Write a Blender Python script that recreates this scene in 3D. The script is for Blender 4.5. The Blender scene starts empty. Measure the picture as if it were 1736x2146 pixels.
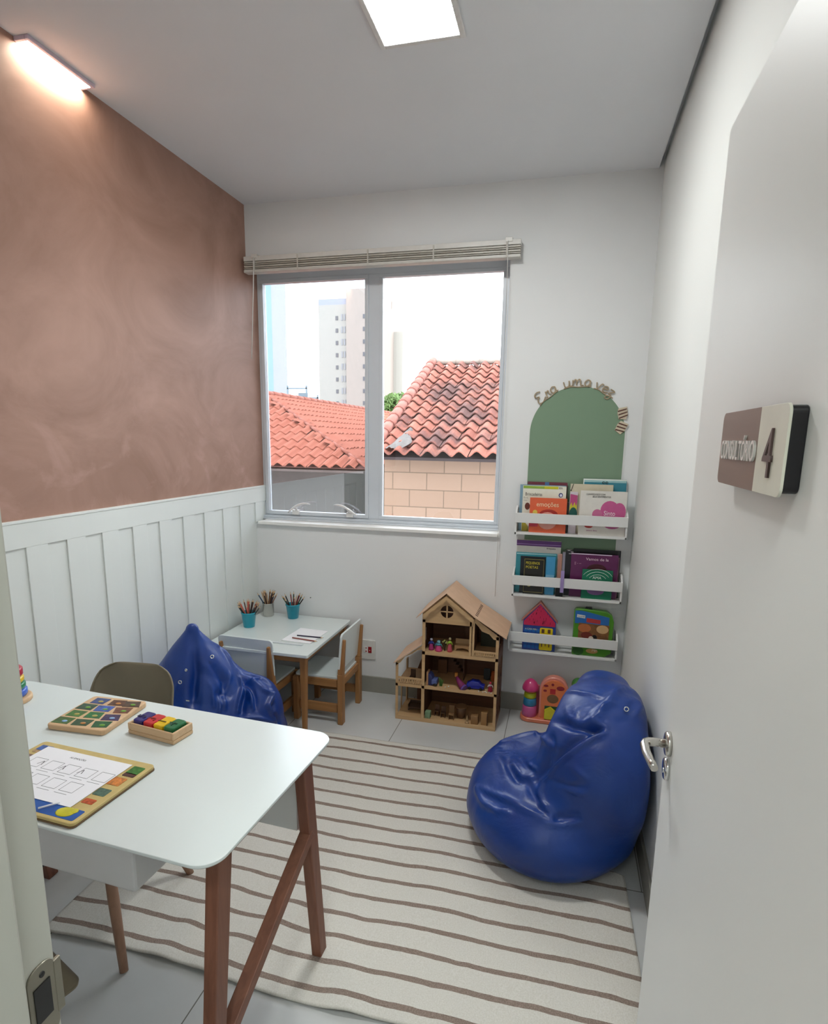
import bpy, bmesh, math, random
import numpy as np
from mathutils import Vector, Matrix, noise

sc = bpy.context.scene
C = sc.collection
R = math.radians

# ------------------------------------------------------------------ camera, world, light, exposure
FPX, PX, PY = 1236.45, 867.2, 1159.04
YAW, PITCH, ROLL = -0.2469, -0.1911, 0.0154
cam_d = bpy.data.cameras.new('camera')
cam = bpy.data.objects.new('camera', cam_d)
C.objects.link(cam)
sc.camera = cam
cam_d.sensor_fit = 'VERTICAL'
cam_d.sensor_height = 24.0
cam_d.lens = FPX * 24.0 / 2146
cam_d.shift_x = -(PX - 868) / 2146
cam_d.shift_y = (PY - 1073) / 2146
cam_d.clip_start = 0.02
cam_d.clip_end = 400
_f = Vector((math.sin(YAW) * math.cos(PITCH), math.cos(YAW) * math.cos(PITCH), math.sin(PITCH)))
_r0 = Vector((math.cos(YAW), -math.sin(YAW), 0))
_u0 = _r0.cross(_f)
_r = math.cos(ROLL) * _r0 + math.sin(ROLL) * _u0
_u = -math.sin(ROLL) * _r0 + math.cos(ROLL) * _u0
cam.matrix_world = Matrix(((_r.x, _u.x, -_f.x, 1.9025), (_r.y, _u.y, -_f.y, -3.3826), (_r.z, _u.z, -_f.z, 1.596), (0, 0, 0, 1)))

world = bpy.data.worlds.new('overcast')
sc.world = world
world.use_nodes = True
bg = world.node_tree.nodes['Background']
bg.inputs['Color'].default_value = (0.90, 0.96, 1.0, 1)
bg.inputs['Strength'].default_value = 2.8

PANEL_EMIT = 42.0
WARM_EMIT = 30.0
CORRIDOR_EMIT = 26.0

sc.view_settings.view_transform = 'Standard'
sc.view_settings.look = 'None'
sc.view_settings.exposure = 1.35
sc.view_settings.gamma = 1.0
sc.view_settings.use_curve_mapping = False
sc.cycles.use_denoising = True
sc.cycles.max_bounces = 8
sc.cycles.diffuse_bounces = 5
sc.cycles.transparent_max_bounces = 12
sc.cycles.sample_clamp_indirect = 6


# ------------------------------------------------------------------ materials
def lin(h):
    h = h.lstrip('#')
    v = [int(h[i:i + 2], 16) / 255 for i in (0, 2, 4)]
    return tuple(x / 12.92 if x <= .04045 else ((x + .055) / 1.055) ** 2.4 for x in v) + (1,)


class NT:
    def __init__(s, name):
        s.m = bpy.data.materials.new(name)
        s.m.use_nodes = True
        s.t = s.m.node_tree
        s.b = s.t.nodes['Principled BSDF']
        s.out = s.t.nodes['Material Output']

    def n(s, typ, **kw):
        nd = s.t.nodes.new(typ)
        for k, v in kw.items():
            if k.startswith('i_'):
                key = k[2:]
                key = int(key) if key.isdigit() else key.replace('_', ' ')
                nd.inputs[key].default_value = v
            else:
                setattr(nd, k, v)
        return nd

    def l(s, a, b):
        s.t.links.new(a, b)

    def coord(s, scale=(1, 1, 1), rot=(0, 0, 0)):
        tc = s.n('ShaderNodeTexCoord')
        mp = s.n('ShaderNodeMapping')
        mp.inputs['Scale'].default_value = scale
        mp.inputs['Rotation'].default_value = rot
        s.l(tc.outputs['Object'], mp.inputs['Vector'])
        return mp.outputs['Vector']

    def ramp(s, fac, stops):
        r = s.n('ShaderNodeValToRGB')
        e = r.color_ramp.elements
        while len(e) < len(stops):
            e.new(.5)
        for x, (p, c) in zip(e, stops):
            x.position = p
            x.color = c
        s.l(fac, r.inputs[0])
        return r.outputs[0]

    def math(s, op, a, b=None):
        m = s.n('ShaderNodeMath', operation=op)
        for i, v in enumerate((a, b)):
            if v is None:
                continue
            if isinstance(v, (int, float)):
                m.inputs[i].default_value = v
            else:
                s.l(v, m.inputs[i])
        return m.outputs[0]

    def mix(s, fac, a, b):
        m = s.n('ShaderNodeMix', data_type='RGBA')
        if isinstance(fac, (int, float)):
            m.inputs[0].default_value = fac
        else:
            s.l(fac, m.inputs[0])
        for i, v in ((6, a), (7, b)):
            if isinstance(v, tuple):
                m.inputs[i].default_value = v
            else:
                s.l(v, m.inputs[i])
        return m.outputs[2]

    def bump(s, h, strength=.2, dist=.01):
        b = s.n('ShaderNodeBump')
        b.inputs['Strength'].default_value = strength
        b.inputs['Distance'].default_value = dist
        s.l(h, b.inputs['Height'])
        s.l(b.outputs[0], s.b.inputs['Normal'])

    def base(s, col, rough=.5, metal=0, spec=.5, coat=0, sheen=0):
        if isinstance(col, tuple):
            s.b.inputs['Base Color'].default_value = col
        else:
            s.l(col, s.b.inputs['Base Color'])
        s.b.inputs['Roughness'].default_value = rough
        s.b.inputs['Metallic'].default_value = metal
        s.b.inputs['Specular IOR Level'].default_value = spec
        s.b.inputs['Coat Weight'].default_value = coat
        s.b.inputs['Sheen Weight'].default_value = sheen
        return s


_cache = {}


def flat(h, rough=.5, metal=0, spec=.5, coat=0, var=.04, scale=30):
    """plain colour with a faint procedural unevenness"""
    key = (h, rough, metal, spec, coat, var, scale)
    if key in _cache:
        return _cache[key]
    t = NT('plain_' + h.strip('#'))
    c = lin(h)
    nz = t.n('ShaderNodeTexNoise', i_Scale=float(scale), i_Detail=3.0)
    t.l(t.coord(), nz.inputs['Vector'])
    lo = tuple(x * (1 - var) for x in c[:3]) + (1,)
    hi = tuple(min(1, x * (1 + var)) for x in c[:3]) + (1,)
    t.base(t.ramp(nz.outputs[0], [(.3, lo), (.7, hi)]), rough, metal, spec, coat)
    _cache[key] = t.m
    return t.m


def wood(name, c1, c2, axis='Z', rough=.5, scale=1.0, knots=False):
    if name in _cache:
        return _cache[name]
    t = NT(name)
    s = [38 * scale] * 3
    s['XYZ'.index(axis)] = 2.2 * scale
    v = t.coord(tuple(s))
    nz = t.n('ShaderNodeTexNoise', i_Scale=1.0, i_Detail=5.0, i_Roughness=.6, i_Distortion=.6)
    t.l(v, nz.inputs['Vector'])
    col = t.ramp(nz.outputs[0], [(.25, lin(c1)), (.5, t_mid(c1, c2)), (.75, lin(c2))])
    t.base(col, rough)
    t.bump(nz.outputs[0], .08, .003)
    _cache[name] = t.m
    return t.m


def t_mid(a, b):
    return tuple((x + y) / 2 for x, y in zip(lin(a), lin(b)))


def make_mats():
    M = {}
    # white painted wall
    t = NT('white_wall_paint')
    nz = t.n('ShaderNodeTexNoise', i_Scale=1.3, i_Detail=3.0)
    t.l(t.coord(), nz.inputs['Vector'])
    t.base(t.ramp(nz.outputs[0], [(.3, lin('#e2e3e3')), (.7, lin('#e7e8e8'))]), .7, spec=.3)
    n2 = t.n('ShaderNodeTexNoise', i_Scale=120.0, i_Detail=4.0)
    t.l(t.coord(), n2.inputs['Vector'])
    t.bump(n2.outputs[0], .04, .002)
    M['wall'] = t.m
    t = NT('white_right_wall_paint')
    t.base(lin('#e6e8e5'), .6, spec=.35)
    M['wallr'] = t.m
    M['ceil'] = flat('#e2e3e6', .9, spec=.2, var=.02, scale=2)
    # plum burnt cement
    t = NT('plum_textured_plaster')
    v = t.coord((1, .8, 1))
    a = t.n('ShaderNodeTexNoise', i_Scale=2.1, i_Detail=6.0, i_Roughness=.62, i_Distortion=1.2)
    t.l(v, a.inputs['Vector'])
    b = t.n('ShaderNodeTexNoise', i_Scale=4.5, i_Detail=6.0, i_Roughness=.6, i_Distortion=.7)
    t.l(v, b.inputs['Vector'])
    ca = t.ramp(a.outputs[0], [(.3, lin('#93705f')), (.5, lin('#a37f70')), (.72, lin('#b28d7e'))])
    cb = t.ramp(b.outputs[0], [(.52, (0, 0, 0, 1)), (.7, (1, 1, 1, 1))])
    # cloudier, pinker patches low on the wall
    tc = t.n('ShaderNodeTexCoord')
    sp = t.n('ShaderNodeSeparateXYZ')
    t.l(tc.outputs['Object'], sp.inputs[0])
    mr = t.n('ShaderNodeMapRange')
    mr.inputs[1].default_value = 2.0
    mr.inputs[2].default_value = 1.4
    t.l(sp.outputs[2], mr.inputs[0])
    f = t.math('MULTIPLY', cb, t.math('MULTIPLY', mr.outputs[0], .65))
    t.base(t.mix(f, ca, lin('#c19b90')), .55, spec=.35)
    t.bump(b.outputs[0], .08, .004)
    M['plum'] = t.m
    # floor tiles
    t = NT('grey_porcelain_tiles')
    tc = t.n('ShaderNodeTexCoord')
    sp = t.n('ShaderNodeSeparateXYZ')
    t.l(tc.outputs['Object'], sp.inputs[0])
    X, Y = sp.outputs[0], sp.outputs[1]
    row = t.math('LESS_THAN', Y, -1.37)
    xo = t.math('ADD', X, t.math('MULTIPLY', row, .105))          # second course is shifted
    fx = t.math('ABSOLUTE', t.math('SUBTRACT', t.math('FRACT', t.math('DIVIDE', t.math('ADD', xo, 5.95 - 1.075 + .2975), .595)), .5))
    gx = t.math('LESS_THAN', t.math('ABSOLUTE', t.math('SUBTRACT', fx, 0.0)), .0032)
    gx2 = gx
    fy = t.math('ABSOLUTE', t.math('SUBTRACT', t.math('FRACT', t.math('DIVIDE', t.math('ADD', Y, 15 + 1.37 + .75), 1.5)), .5))
    gy = t.math('LESS_THAN', fy, .0013)
    g = t.math('MAXIMUM', gx2, gy)
    nz = t.n('ShaderNodeTexNoise', i_Scale=2.6, i_Detail=5.0)
    t.l(tc.outputs['Object'], nz.inputs['Vector'])
    tile = t.ramp(nz.outputs[0], [(.3, lin('#bfc0bf')), (.7, lin('#c8c9c8'))])
    t.base(t.mix(g, tile, lin('#6d6b64')), .32, spec=.45)
    M['floor'] = t.m
    M['skirt'] = flat('#96948a', .45, scale=4)
    M['white_paint'] = flat('#dfe3e0', .45, var=.015, scale=3)
    M['door'] = flat('#e4e5e2', .42, spec=.4, var=.012, scale=2)
    M['jamb'] = flat('#c4c4bb', .5, var=.015, scale=4)
    M['white_gloss'] = flat('#d9e1e0', .2, spec=.5, var=.01, scale=3)
    M['white_mdf'] = flat('#e4e4e2', .45, var=.015, scale=5)
    M['alu'] = flat('#cfd5dc', .35, metal=.0, spec=.6, var=.02, scale=6)
    M['steel'] = flat('#c9c6c0', .22, metal=1, var=.02)
    M['chrome'] = flat('#dadada', .12, metal=1, var=.02)
    M['desk_wood'] = wood('reddish_brown_wood', '#6b4030', '#8a5a44', 'Z')
    M['desk_wood_y'] = wood('reddish_brown_wood_rail', '#6b4030', '#8a5a44', 'Y')
    M['pine'] = wood('honey_pine', '#8d6038', '#b0804e', 'Z')
    M['pine_x'] = wood('honey_pine_x', '#8d6038', '#b0804e', 'X')
    M['pine_y'] = wood('honey_pine_y', '#8d6038', '#b0804e', 'Y')
    M['light_wood'] = wood('pale_toy_wood', '#c9a47c', '#dcbb94', 'X', scale=1.5)
    M['mdf'] = wood('raw_mdf', '#b89468', '#cdaa7e', 'X', scale=.7)
    M['mdf_roof'] = wood('raw_mdf_roof', '#c8a283', '#d6b192', 'X', scale=.5)
    M['mdf_dark'] = wood('shaded_mdf_inner', '#5b3a28', '#6e4732', 'X', scale=.7)  # burnt inner boards; the dark brown also holds the shade inside the dollhouse
    M['beech'] = wood('beech_leg', '#94705a', '#b08a72', 'Z')
    M['shell'] = flat('#7d7460', .45, var=.02)
    M['black'] = flat('#141414', .4, var=.1)
    M['paper'] = flat('#f1f1f5', .7, var=.01)
    # blue leatherette
    t = NT('royal_blue_leatherette')
    nz = t.n('ShaderNodeTexNoise', i_Scale=5.0, i_Detail=4.0)
    t.l(t.coord(), nz.inputs['Vector'])
    t.base(t.ramp(nz.outputs[0], [(.3, lin('#052d78')), (.7, lin('#073b8c'))]), .38, spec=.55)
    n2 = t.n('ShaderNodeTexNoise', i_Scale=7.0, i_Detail=5.0, i_Distortion=1.0)
    t.l(t.coord(), n2.inputs['Vector'])
    t.bump(n2.outputs[0], .25, .02)
    M['blue'] = t.m
    # rug
    t = NT('cream_rug_with_taupe_stripes')
    tc = t.n('ShaderNodeTexCoord')
    sp = t.n('ShaderNodeSeparateXYZ')
    t.l(tc.outputs['Object'], sp.inputs[0])
    at = t.n('ShaderNodeAttribute', attribute_name='stripe')
    nz = t.n('ShaderNodeTexNoise', i_Scale=260.0, i_Detail=3.0)
    t.l(tc.outputs['Object'], nz.inputs['Vector'])
    nb = t.n('ShaderNodeTexNoise', i_Scale=16.0, i_Detail=3.0)
    t.l(tc.outputs['Object'], nb.inputs['Vector'])
    v = t.math('ADD', at.outputs['Fac'], t.math('MULTIPLY', t.math('SUBTRACT', nb.outputs[0], .5), .09))
    d = t.math('ABSOLUTE', t.math('SUBTRACT', t.math('FRACT', v), .5))
    m = t.math('LESS_THAN', d, .1)
    cream = t.ramp(nz.outputs[0], [(.3, lin('#c6c2b8')), (.7, lin('#d4d1ca'))])
    taupe = t.ramp(nz.outputs[0], [(.3, lin('#7b6c63')), (.7, lin('#9a8a7f'))])
    t.base(t.mix(m, cream, taupe), .95, spec=.1)
    st = t.n('ShaderNodeTexNoise', i_Scale=1.0, i_Detail=3.0)
    mp = t.n('ShaderNodeMapping')
    mp.inputs['Scale'].default_value = (140, 30, 60)
    mp.inputs['Rotation'].default_value = (0, 0, .5)
    t.l(tc.outputs['Object'], mp.inputs['Vector'])
    t.l(mp.outputs[0], st.inputs['Vector'])
    hgt = t.math('ADD', t.math('MULTIPLY', m, t.math('MULTIPLY', nz.outputs[0], 2.0)), st.outputs[0])
    t.bump(hgt, .35, .004)
    M['rug'] = t.m
    # roof tiles outside: colour changes per tile with old dark lichen
    def roof(name, cs, px, py, dark, axis_len=1.0):
        t = NT(name)
        tc = t.n('ShaderNodeTexCoord')
        a = t.n('ShaderNodeAttribute', attribute_name='tile')
        cc = t.ramp(a.outputs['Fac'], [(0, lin(cs[0])), (.5, lin(cs[1])), (1, lin(cs[2]))])
        nz = t.n('ShaderNodeTexNoise', i_Scale=1.6, i_Detail=6.0, i_Roughness=.7)
        t.l(tc.outputs['Object'], nz.inputs['Vector'])
        f = t.ramp(nz.outputs[0], [(.47, (0, 0, 0, 1)), (.6, (dark,) * 3 + (1,))])
        t.base(t.mix(f, cc, lin('#3a3032')), .85, spec=.2)
        return t.m
    M['tile_old'] = roof('old_clay_tiles', ('#7c4b40', '#87564a', '#724238'), .2, .2, .75)
    M['tile_new'] = roof('orange_clay_tiles', ('#874c3c', '#8c5242', '#874c3c'), .2, .2, .0)
    # block wall
    t = NT('painted_concrete_blocks')
    tc = t.n('ShaderNodeTexCoord')
    mp = t.n('ShaderNodeMapping')
    mp.inputs['Rotation'].default_value = (R(90), 0, 0)
    t.l(tc.outputs['Object'], mp.inputs['Vector'])
    br = t.n('ShaderNodeTexBrick', i_Scale=1.0)
    br.inputs['Brick Width'].default_value = .39
    br.inputs['Row Height'].default_value = .19
    br.inputs['Mortar Size'].default_value = .006
    br.inputs['Color1'].default_value = lin('#735f52')
    br.inputs['Color2'].default_value = lin('#786457')
    br.inputs['Mortar'].default_value = lin('#5a4c41')
    t.l(mp.outputs[0], br.inputs['Vector'])
    nz = t.n('ShaderNodeTexNoise', i_Scale=2.0, i_Detail=5.0)
    t.l(tc.outputs['Object'], nz.inputs['Vector'])
    t.base(t.mix(t.ramp(nz.outputs[0], [(.55, (0, 0, 0, 1)), (.8, (.4, .4, .4, 1))]), br.outputs[0], lin('#6f5a4b')), .9, spec=.1)
    M['block'] = t.m

    def glass(name, refl, tint):
        t = NT(name)
        t.t.nodes.remove(t.b)
        tr = t.n('ShaderNodeBsdfTransparent')
        tr.inputs[0].default_value = tint
        gl = t.n('ShaderNodeBsdfGlossy')
        gl.inputs['Roughness'].default_value = .0
        mx = t.n('ShaderNodeMixShader')
        lw = t.n('ShaderNodeLayerWeight')
        lw.inputs[0].default_value = .25
        fac = t.math('ADD', t.math('MULTIPLY', lw.outputs['Fresnel'], .8), refl)
        t.l(fac, mx.inputs[0])
        t.l(tr.outputs[0], mx.inputs[1])
        t.l(gl.outputs[0], mx.inputs[2])
        t.l(mx.outputs[0], t.out.inputs[0])
        return t.m
    M['glass'] = glass('clear_window_glass', .02, (1, 1, 1, 1))
    M['glass_refl'] = glass('reflective_window_glass', .15, (.95, .97, 1, 1))

    def emit(name, col, s):
        t = NT(name)
        t.b.inputs['Base Color'].default_value = (1, 1, 1, 1)
        t.b.inputs['Emission Color'].default_value = col
        t.b.inputs['Emission Strength'].default_value = s
        return t.m
    M['panel'] = emit('panel_diffuser', (.97, 1.0, .985, 1), PANEL_EMIT)
    M['warm'] = emit('warm_diffuser', (1.0, .90, .74, 1), WARM_EMIT)
    M['corr'] = emit('corridor_diffuser', (.93, 1.0, .97, 1), CORRIDOR_EMIT)
    return M


M = make_mats()


# ------------------------------------------------------------------ mesh builder
class MB:
    def __init__(s):
        s.bm = bmesh.new()
        s.layers = {}

    def add(s, verts, faces, smooth=False, mtx=None, val=None):
        vs = [s.bm.verts.new((mtx @ Vector(v)) if mtx else v) for v in verts]
        for f in faces:
            try:
                fc = s.bm.faces.new([vs[i] for i in f])
                fc.smooth = smooth
            except ValueError:
                pass
        return s

    def box(s, x0, x1, y0, y1, z0, z1, mtx=None):
        v = [(x, y, z) for x in (x0, x1) for y in (y0, y1) for z in (z0, z1)]
        return s.add(v, [(0, 1, 3, 2), (4, 6, 7, 5), (0, 4, 5, 1), (2, 3, 7, 6), (0, 2, 6, 4), (1, 5, 7, 3)], mtx=mtx)

    def bar(s, p, q, w, d, up=(0, 0, 1), w2=None, d2=None):
        """square bar from p to q, w across, d along 'up' side; may taper"""
        p, q = Vector(p), Vector(q)
        z = (q - p).normalized()
        x = Vector(up).cross(z)
        if x.length < 1e-5:
            x = Vector((1, 0, 0))
        x.normalize()
        y = z.cross(x)
        w2 = w if w2 is None else w2
        d2 = d if d2 is None else d2
        v = []
        for c, a, b in ((p, w, d), (q, w2, d2)):
            for sx, sy in ((-1, -1), (1, -1), (1, 1), (-1, 1)):
                v.append(c + x * sx * a / 2 + y * sy * b / 2)
        return s.add(v, [(3, 2, 1, 0), (4, 5, 6, 7), (0, 1, 5, 4), (1, 2, 6, 5), (2, 3, 7, 6), (3, 0, 4, 7)])

    def tube(s, pts, r, n=8, caps=True):
        pts = [Vector(p) for p in pts]
        rs = r if isinstance(r, (list, tuple)) else [r] * len(pts)
        rings = []
        prev = None
        for i, p in enumerate(pts):
            d = (pts[min(i + 1, len(pts) - 1)] - pts[max(i - 1, 0)]).normalized()
            if prev is None:
                a = Vector((0, 0, 1)) if abs(d.z) < .9 else Vector((1, 0, 0))
                x = a.cross(d).normalized()
            else:
                x = (prev - d * prev.dot(d)).normalized()
            prev = x
            y = d.cross(x)
            rings.append([s.bm.verts.new(p + (x * math.cos(2 * math.pi * k / n) + y * math.sin(2 * math.pi * k / n)) * rs[i]) for k in range(n)])
        for a, b in zip(rings, rings[1:]):
            for k in range(n):
                f = s.bm.faces.new((a[k], a[(k + 1) % n], b[(k + 1) % n], b[k]))
                f.smooth = True
        if caps:
            s.bm.faces.new(list(reversed(rings[0])))
            s.bm.faces.new(rings[-1])
        return s

    def lathe(s, c, prof, n=24, axis='Z', smooth=True, mtx=None):
        """prof: list of (radius, height) along axis from centre c"""
        rings = []
        c = Vector(c)
        for r, h in prof:
            ring = []
            for k in range(n):
                a = 2 * math.pi * k / n
                u, v = r * math.cos(a), r * math.sin(a)
                p = {'Z': (u, v, h), 'Y': (u, h, v), 'X': (h, u, v)}[axis]
                p = c + Vector(p)
                ring.append(s.bm.verts.new(mtx @ p if mtx else p))
            rings.append(ring)
        for a, b in zip(rings, rings[1:]):
            for k in range(n):
                f = s.bm.faces.new((a[k], a[(k + 1) % n], b[(k + 1) % n], b[k]))
                f.smooth = smooth
        s.bm.faces.new(list(reversed(rings[0])))
        s.bm.faces.new(rings[-1])
        return s

    def prism(s, poly, a, b, plane='XZ', mtx=None, smooth=False):
        """extrude a 2-D polygon; plane XZ extrudes along y, XY along z, YZ along x"""
        def P(u, v, w):
            return {'XZ': (u, w, v), 'XY': (u, v, w), 'YZ': (w, u, v)}[plane]
        n = len(poly)
        v = [P(u, w, a) for u, w in poly] + [P(u, w, b) for u, w in poly]
        f = [tuple(range(n)), tuple(range(2 * n - 1, n - 1, -1))]
        f += [(i, i + n, (i + 1) % n + n, (i + 1) % n) for i in range(n)]
        s.add(v, f, smooth, mtx)
        return s

    def sphere(s, c, r, n=16, m=10):
        r = r if isinstance(r, (tuple, list)) else (r, r, r)
        prof = [(math.sin(math.pi * i / m), -math.cos(math.pi * i / m)) for i in range(m + 1)]
        c = Vector(c)
        rings = []
        for pr, ph in prof[1:-1]:
            rings.append([s.bm.verts.new(c + Vector((r[0] * pr * math.cos(2 * math.pi * k / n), r[1] * pr * math.sin(2 * math.pi * k / n), r[2] * ph))) for k in range(n)])
        lo = s.bm.verts.new(c - Vector((0, 0, r[2])))
        hi = s.bm.verts.new(c + Vector((0, 0, r[2])))
        for a, b in zip(rings, rings[1:]):
            for k in range(n):
                s.bm.faces.new((a[k], a[(k + 1) % n], b[(k + 1) % n], b[k])).smooth = True
        for k in range(n):
            s.bm.faces.new((lo, rings[0][(k + 1) % n], rings[0][k])).smooth = True
            s.bm.faces.new((hi, rings[-1][k], rings[-1][(k + 1) % n])).smooth = True
        return s

    def grid(s, f, nu, nv, smooth=True):
        """surface f(u,v) -> point, u,v in 0..1"""
        g = [[s.bm.verts.new(f(i / nu, j / nv)) for j in range(nv + 1)] for i in range(nu + 1)]
        for i in range(nu):
            for j in range(nv):
                s.bm.faces.new((g[i][j], g[i + 1][j], g[i + 1][j + 1], g[i][j + 1])).smooth = smooth
        return s


def wm(o):
    m = o.matrix_basis.copy()
    return (wm(o.parent) @ m) if o.parent else m


def obj(name, mb, m, parent=None, bevel=0, seg=2, smooth=False, sub=0, solid=0, keep_world=True):
    """link ONE mesh object; coordinates are world coordinates, re-expressed in the parent's frame"""
    bm = mb.bm
    bmesh.ops.recalc_face_normals(bm, faces=bm.faces)
    me = bpy.data.meshes.new(name)
    bm.to_mesh(me)
    bm.free()
    if smooth:
        for p in me.polygons:
            p.use_smooth = True
    me.materials.append(m)
    o = bpy.data.objects.new(name, me)
    C.objects.link(o)
    if parent:
        o.parent = parent
        me.transform(wm(parent).inverted())
    elif len(me.vertices):
        co = np.empty(len(me.vertices) * 3)
        me.vertices.foreach_get('co', co)
        co = co.reshape(-1, 3)
        c = Vector(((co[:, 0].min() + co[:, 0].max()) / 2, (co[:, 1].min() + co[:, 1].max()) / 2, co[:, 2].min()))
        if keep_world == 'origin':
            c = Vector((0, 0, 0))
        me.transform(Matrix.Translation(-c))
        o.location = c
    if solid:
        md = o.modifiers.new('solid', 'SOLIDIFY')
        md.thickness = solid
        md.offset = 0
    if bevel:
        md = o.modifiers.new('bevel', 'BEVEL')
        md.width = bevel
        md.segments = seg
        md.limit_method = 'ANGLE'
        md.angle_limit = R(35)
    if sub:
        md = o.modifiers.new('sub', 'SUBSURF')
        md.levels = md.render_levels = sub
    return o


def tag(o, label=None, cat=None, group=None, kind=None):
    if label:
        o['label'] = label
    if cat:
        o['category'] = cat
    if group:
        o['group'] = group
    if kind:
        o['kind'] = kind
    return o


def thing(name, label, cat, loc=(0, 0, 0), rz=0, group=None):
    o = bpy.data.objects.new(name, None)
    o.empty_display_size = .05
    C.objects.link(o)
    o.location = loc
    o.rotation_euler = (0, 0, rz)
    return tag(o, label, cat, group)


def struct(name, mb, m, **kw):
    o = obj(name, mb, m, keep_world='origin', **kw)
    o['kind'] = 'structure'
    return o


def dup(root, loc, rz=0, label=None, group=None):
    def cp(o, par):
        c = o.copy()
        C.objects.link(c)
        if par:
            c.parent = par
        for ch in list(o.children):
            cp(ch, c)
        return c
    r = cp(root, None)
    r.location = loc
    r.rotation_euler = (0, 0, rz)
    if label:
        r['label'] = label
    if group:
        r['group'] = group
    return r


def text_mb(mb, s, size, mtx, depth=.002, align='LEFT', squash=1.0, offset=0.0):
    """lettering as real geometry added to a mesh builder; mtx maps (x right, y up, z out)"""
    cu = bpy.data.curves.new('lettering', 'FONT')
    cu.body = s
    cu.size = size
    cu.align_x = align
    cu.extrude = depth / 2
    cu.offset = offset
    cu.resolution_u = 3
    o = bpy.data.objects.new('lettering', cu)
    C.objects.link(o)
    dg = bpy.context.evaluated_depsgraph_get()
    me = bpy.data.meshes.new_from_object(o.evaluated_get(dg))
    bpy.data.objects.remove(o)
    bpy.data.curves.remove(cu)
    me.transform(mtx @ Matrix.Diagonal((squash, 1, 1, 1)))
    mb.bm.from_mesh(me)
    bpy.data.meshes.remove(me)
    return mb


def front_mtx(x, y, z):
    """letters facing -y (towards the viewer), reading along +x"""
    return Matrix(((1, 0, 0, x), (0, 0, -1, y), (0, 1, 0, z), (0, 0, 0, 1)))


# ------------------------------------------------------------------ room shell
W, H = 2.2818, 2.9155
Y1 = -2.95          # inner face of the door wall
YW = .2             # outer face of the window wall
struct('floor', MB().box(-.15, 2.5, -4.6, .2, -.1, 0), M['floor'])
struct('ceiling', MB().box(-.15, W - .023, Y1, YW, H, H + .012).box(-.15, 2.45, -4.6, YW, H + .05, H + .15)
       .box(-.15, W - .023, Y1, Y1 + .01, H, H + .06), M['ceil'])
struct('wall_left', MB().box(-.15, 0, -4.6, YW, 0, H + .05), M['plum'])
wb = MB()
wb.box(0, W, 0, YW, 0, 1.05).box(0, W, 0, YW, 2.60, H + .05).box(1.555, W, 0, YW, 1.05, 2.60)
struct('wall_back', wb, M['wall'])
struct('wall_right', MB().box(W, W + .15, -4.6, YW, 0, H + .05), M['wallr'])
wf = MB()
wf.box(0, 1.37, -3.08, Y1, 0, H + .05).box(1.37, 2.20, -3.08, Y1, 2.135, H + .05).box(2.20, W, -3.08, Y1, 0, H + .05)
struct('wall_front', wf, M['wall'])
struct('wall_corridor', MB().box(0, W, -4.7, -4.6, 0, H + .05), M['wallr'])

# skirting tiles
struct('baseboard_back', MB().box(0.02, W - .012, -.012, 0, 0, .105), M['skirt'], bevel=.0015)
struct('baseboard_right', MB().box(W - .012, W, Y1, 0, 0, .105), M['skirt'], bevel=.0015)

# door frame with strike plate
fr = thing('door_frame', None, None, (1.385, -3.01, 0))
fr['kind'] = 'structure'
fr.name = 'door_1'
obj('jamb', MB().box(1.36, 1.40, -2.992, -2.95, 0, 2.135).box(1.36, 1.412, -3.09, -2.994, 0, 2.135), M['jamb'], fr, bevel=.003)
obj('jamb', MB().box(2.167, 2.205, -3.09, -2.95, 0, 2.135), M['jamb'], fr, bevel=.003)
obj('head', MB().box(1.40, 2.167, -3.09, -2.95, 2.105, 2.135), M['jamb'], fr, bevel=.003)
obj('casing', MB().box(1.31, 1.385, -3.10, -3.08, 0, 2.20), M['jamb'], fr, bevel=.003)
obj('casing', MB().box(1.31, 1.385, -2.95, -2.942, 0, 2.20), M['jamb'], fr, bevel=.003)


def rrect(x0, x1, z0, z1, r, n=6):
    pts = []
    for cx, cz, a0 in ((x1 - r, z1 - r, 0), (x0 + r, z1 - r, 90), (x0 + r, z0 + r, 180), (x1 - r, z0 + r, 270)):
        for k in range(n + 1):
            a = R(a0 + 90 * k / n)
            pts.append((cx + r * math.cos(a), cz + r * math.sin(a)))
    return pts


# strike plate on the jamb face: a rounded plate with a square latch hole and a lip
pl = MB()
pl.prism(rrect(-2.987, -2.953, .955, 1.050, .014), 1.4, 1.4025, 'YZ')
pl.box(1.399, 1.4032, -2.955, -2.946, .975, 1.040)
sp_ = obj('strike_plate', pl, flat('#8f8a7d', .35, metal=.7), fr, bevel=.0008)
obj('latch_hole', MB().box(1.4022, 1.4036, -2.981, -2.961, .985, 1.028), M['black'], sp_)
obj('screw', MB().lathe((1.402, -2.969, 1.038), [(.0035, 0), (.003, .0015)], 10, 'X'), M['black'], sp_)

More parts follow.
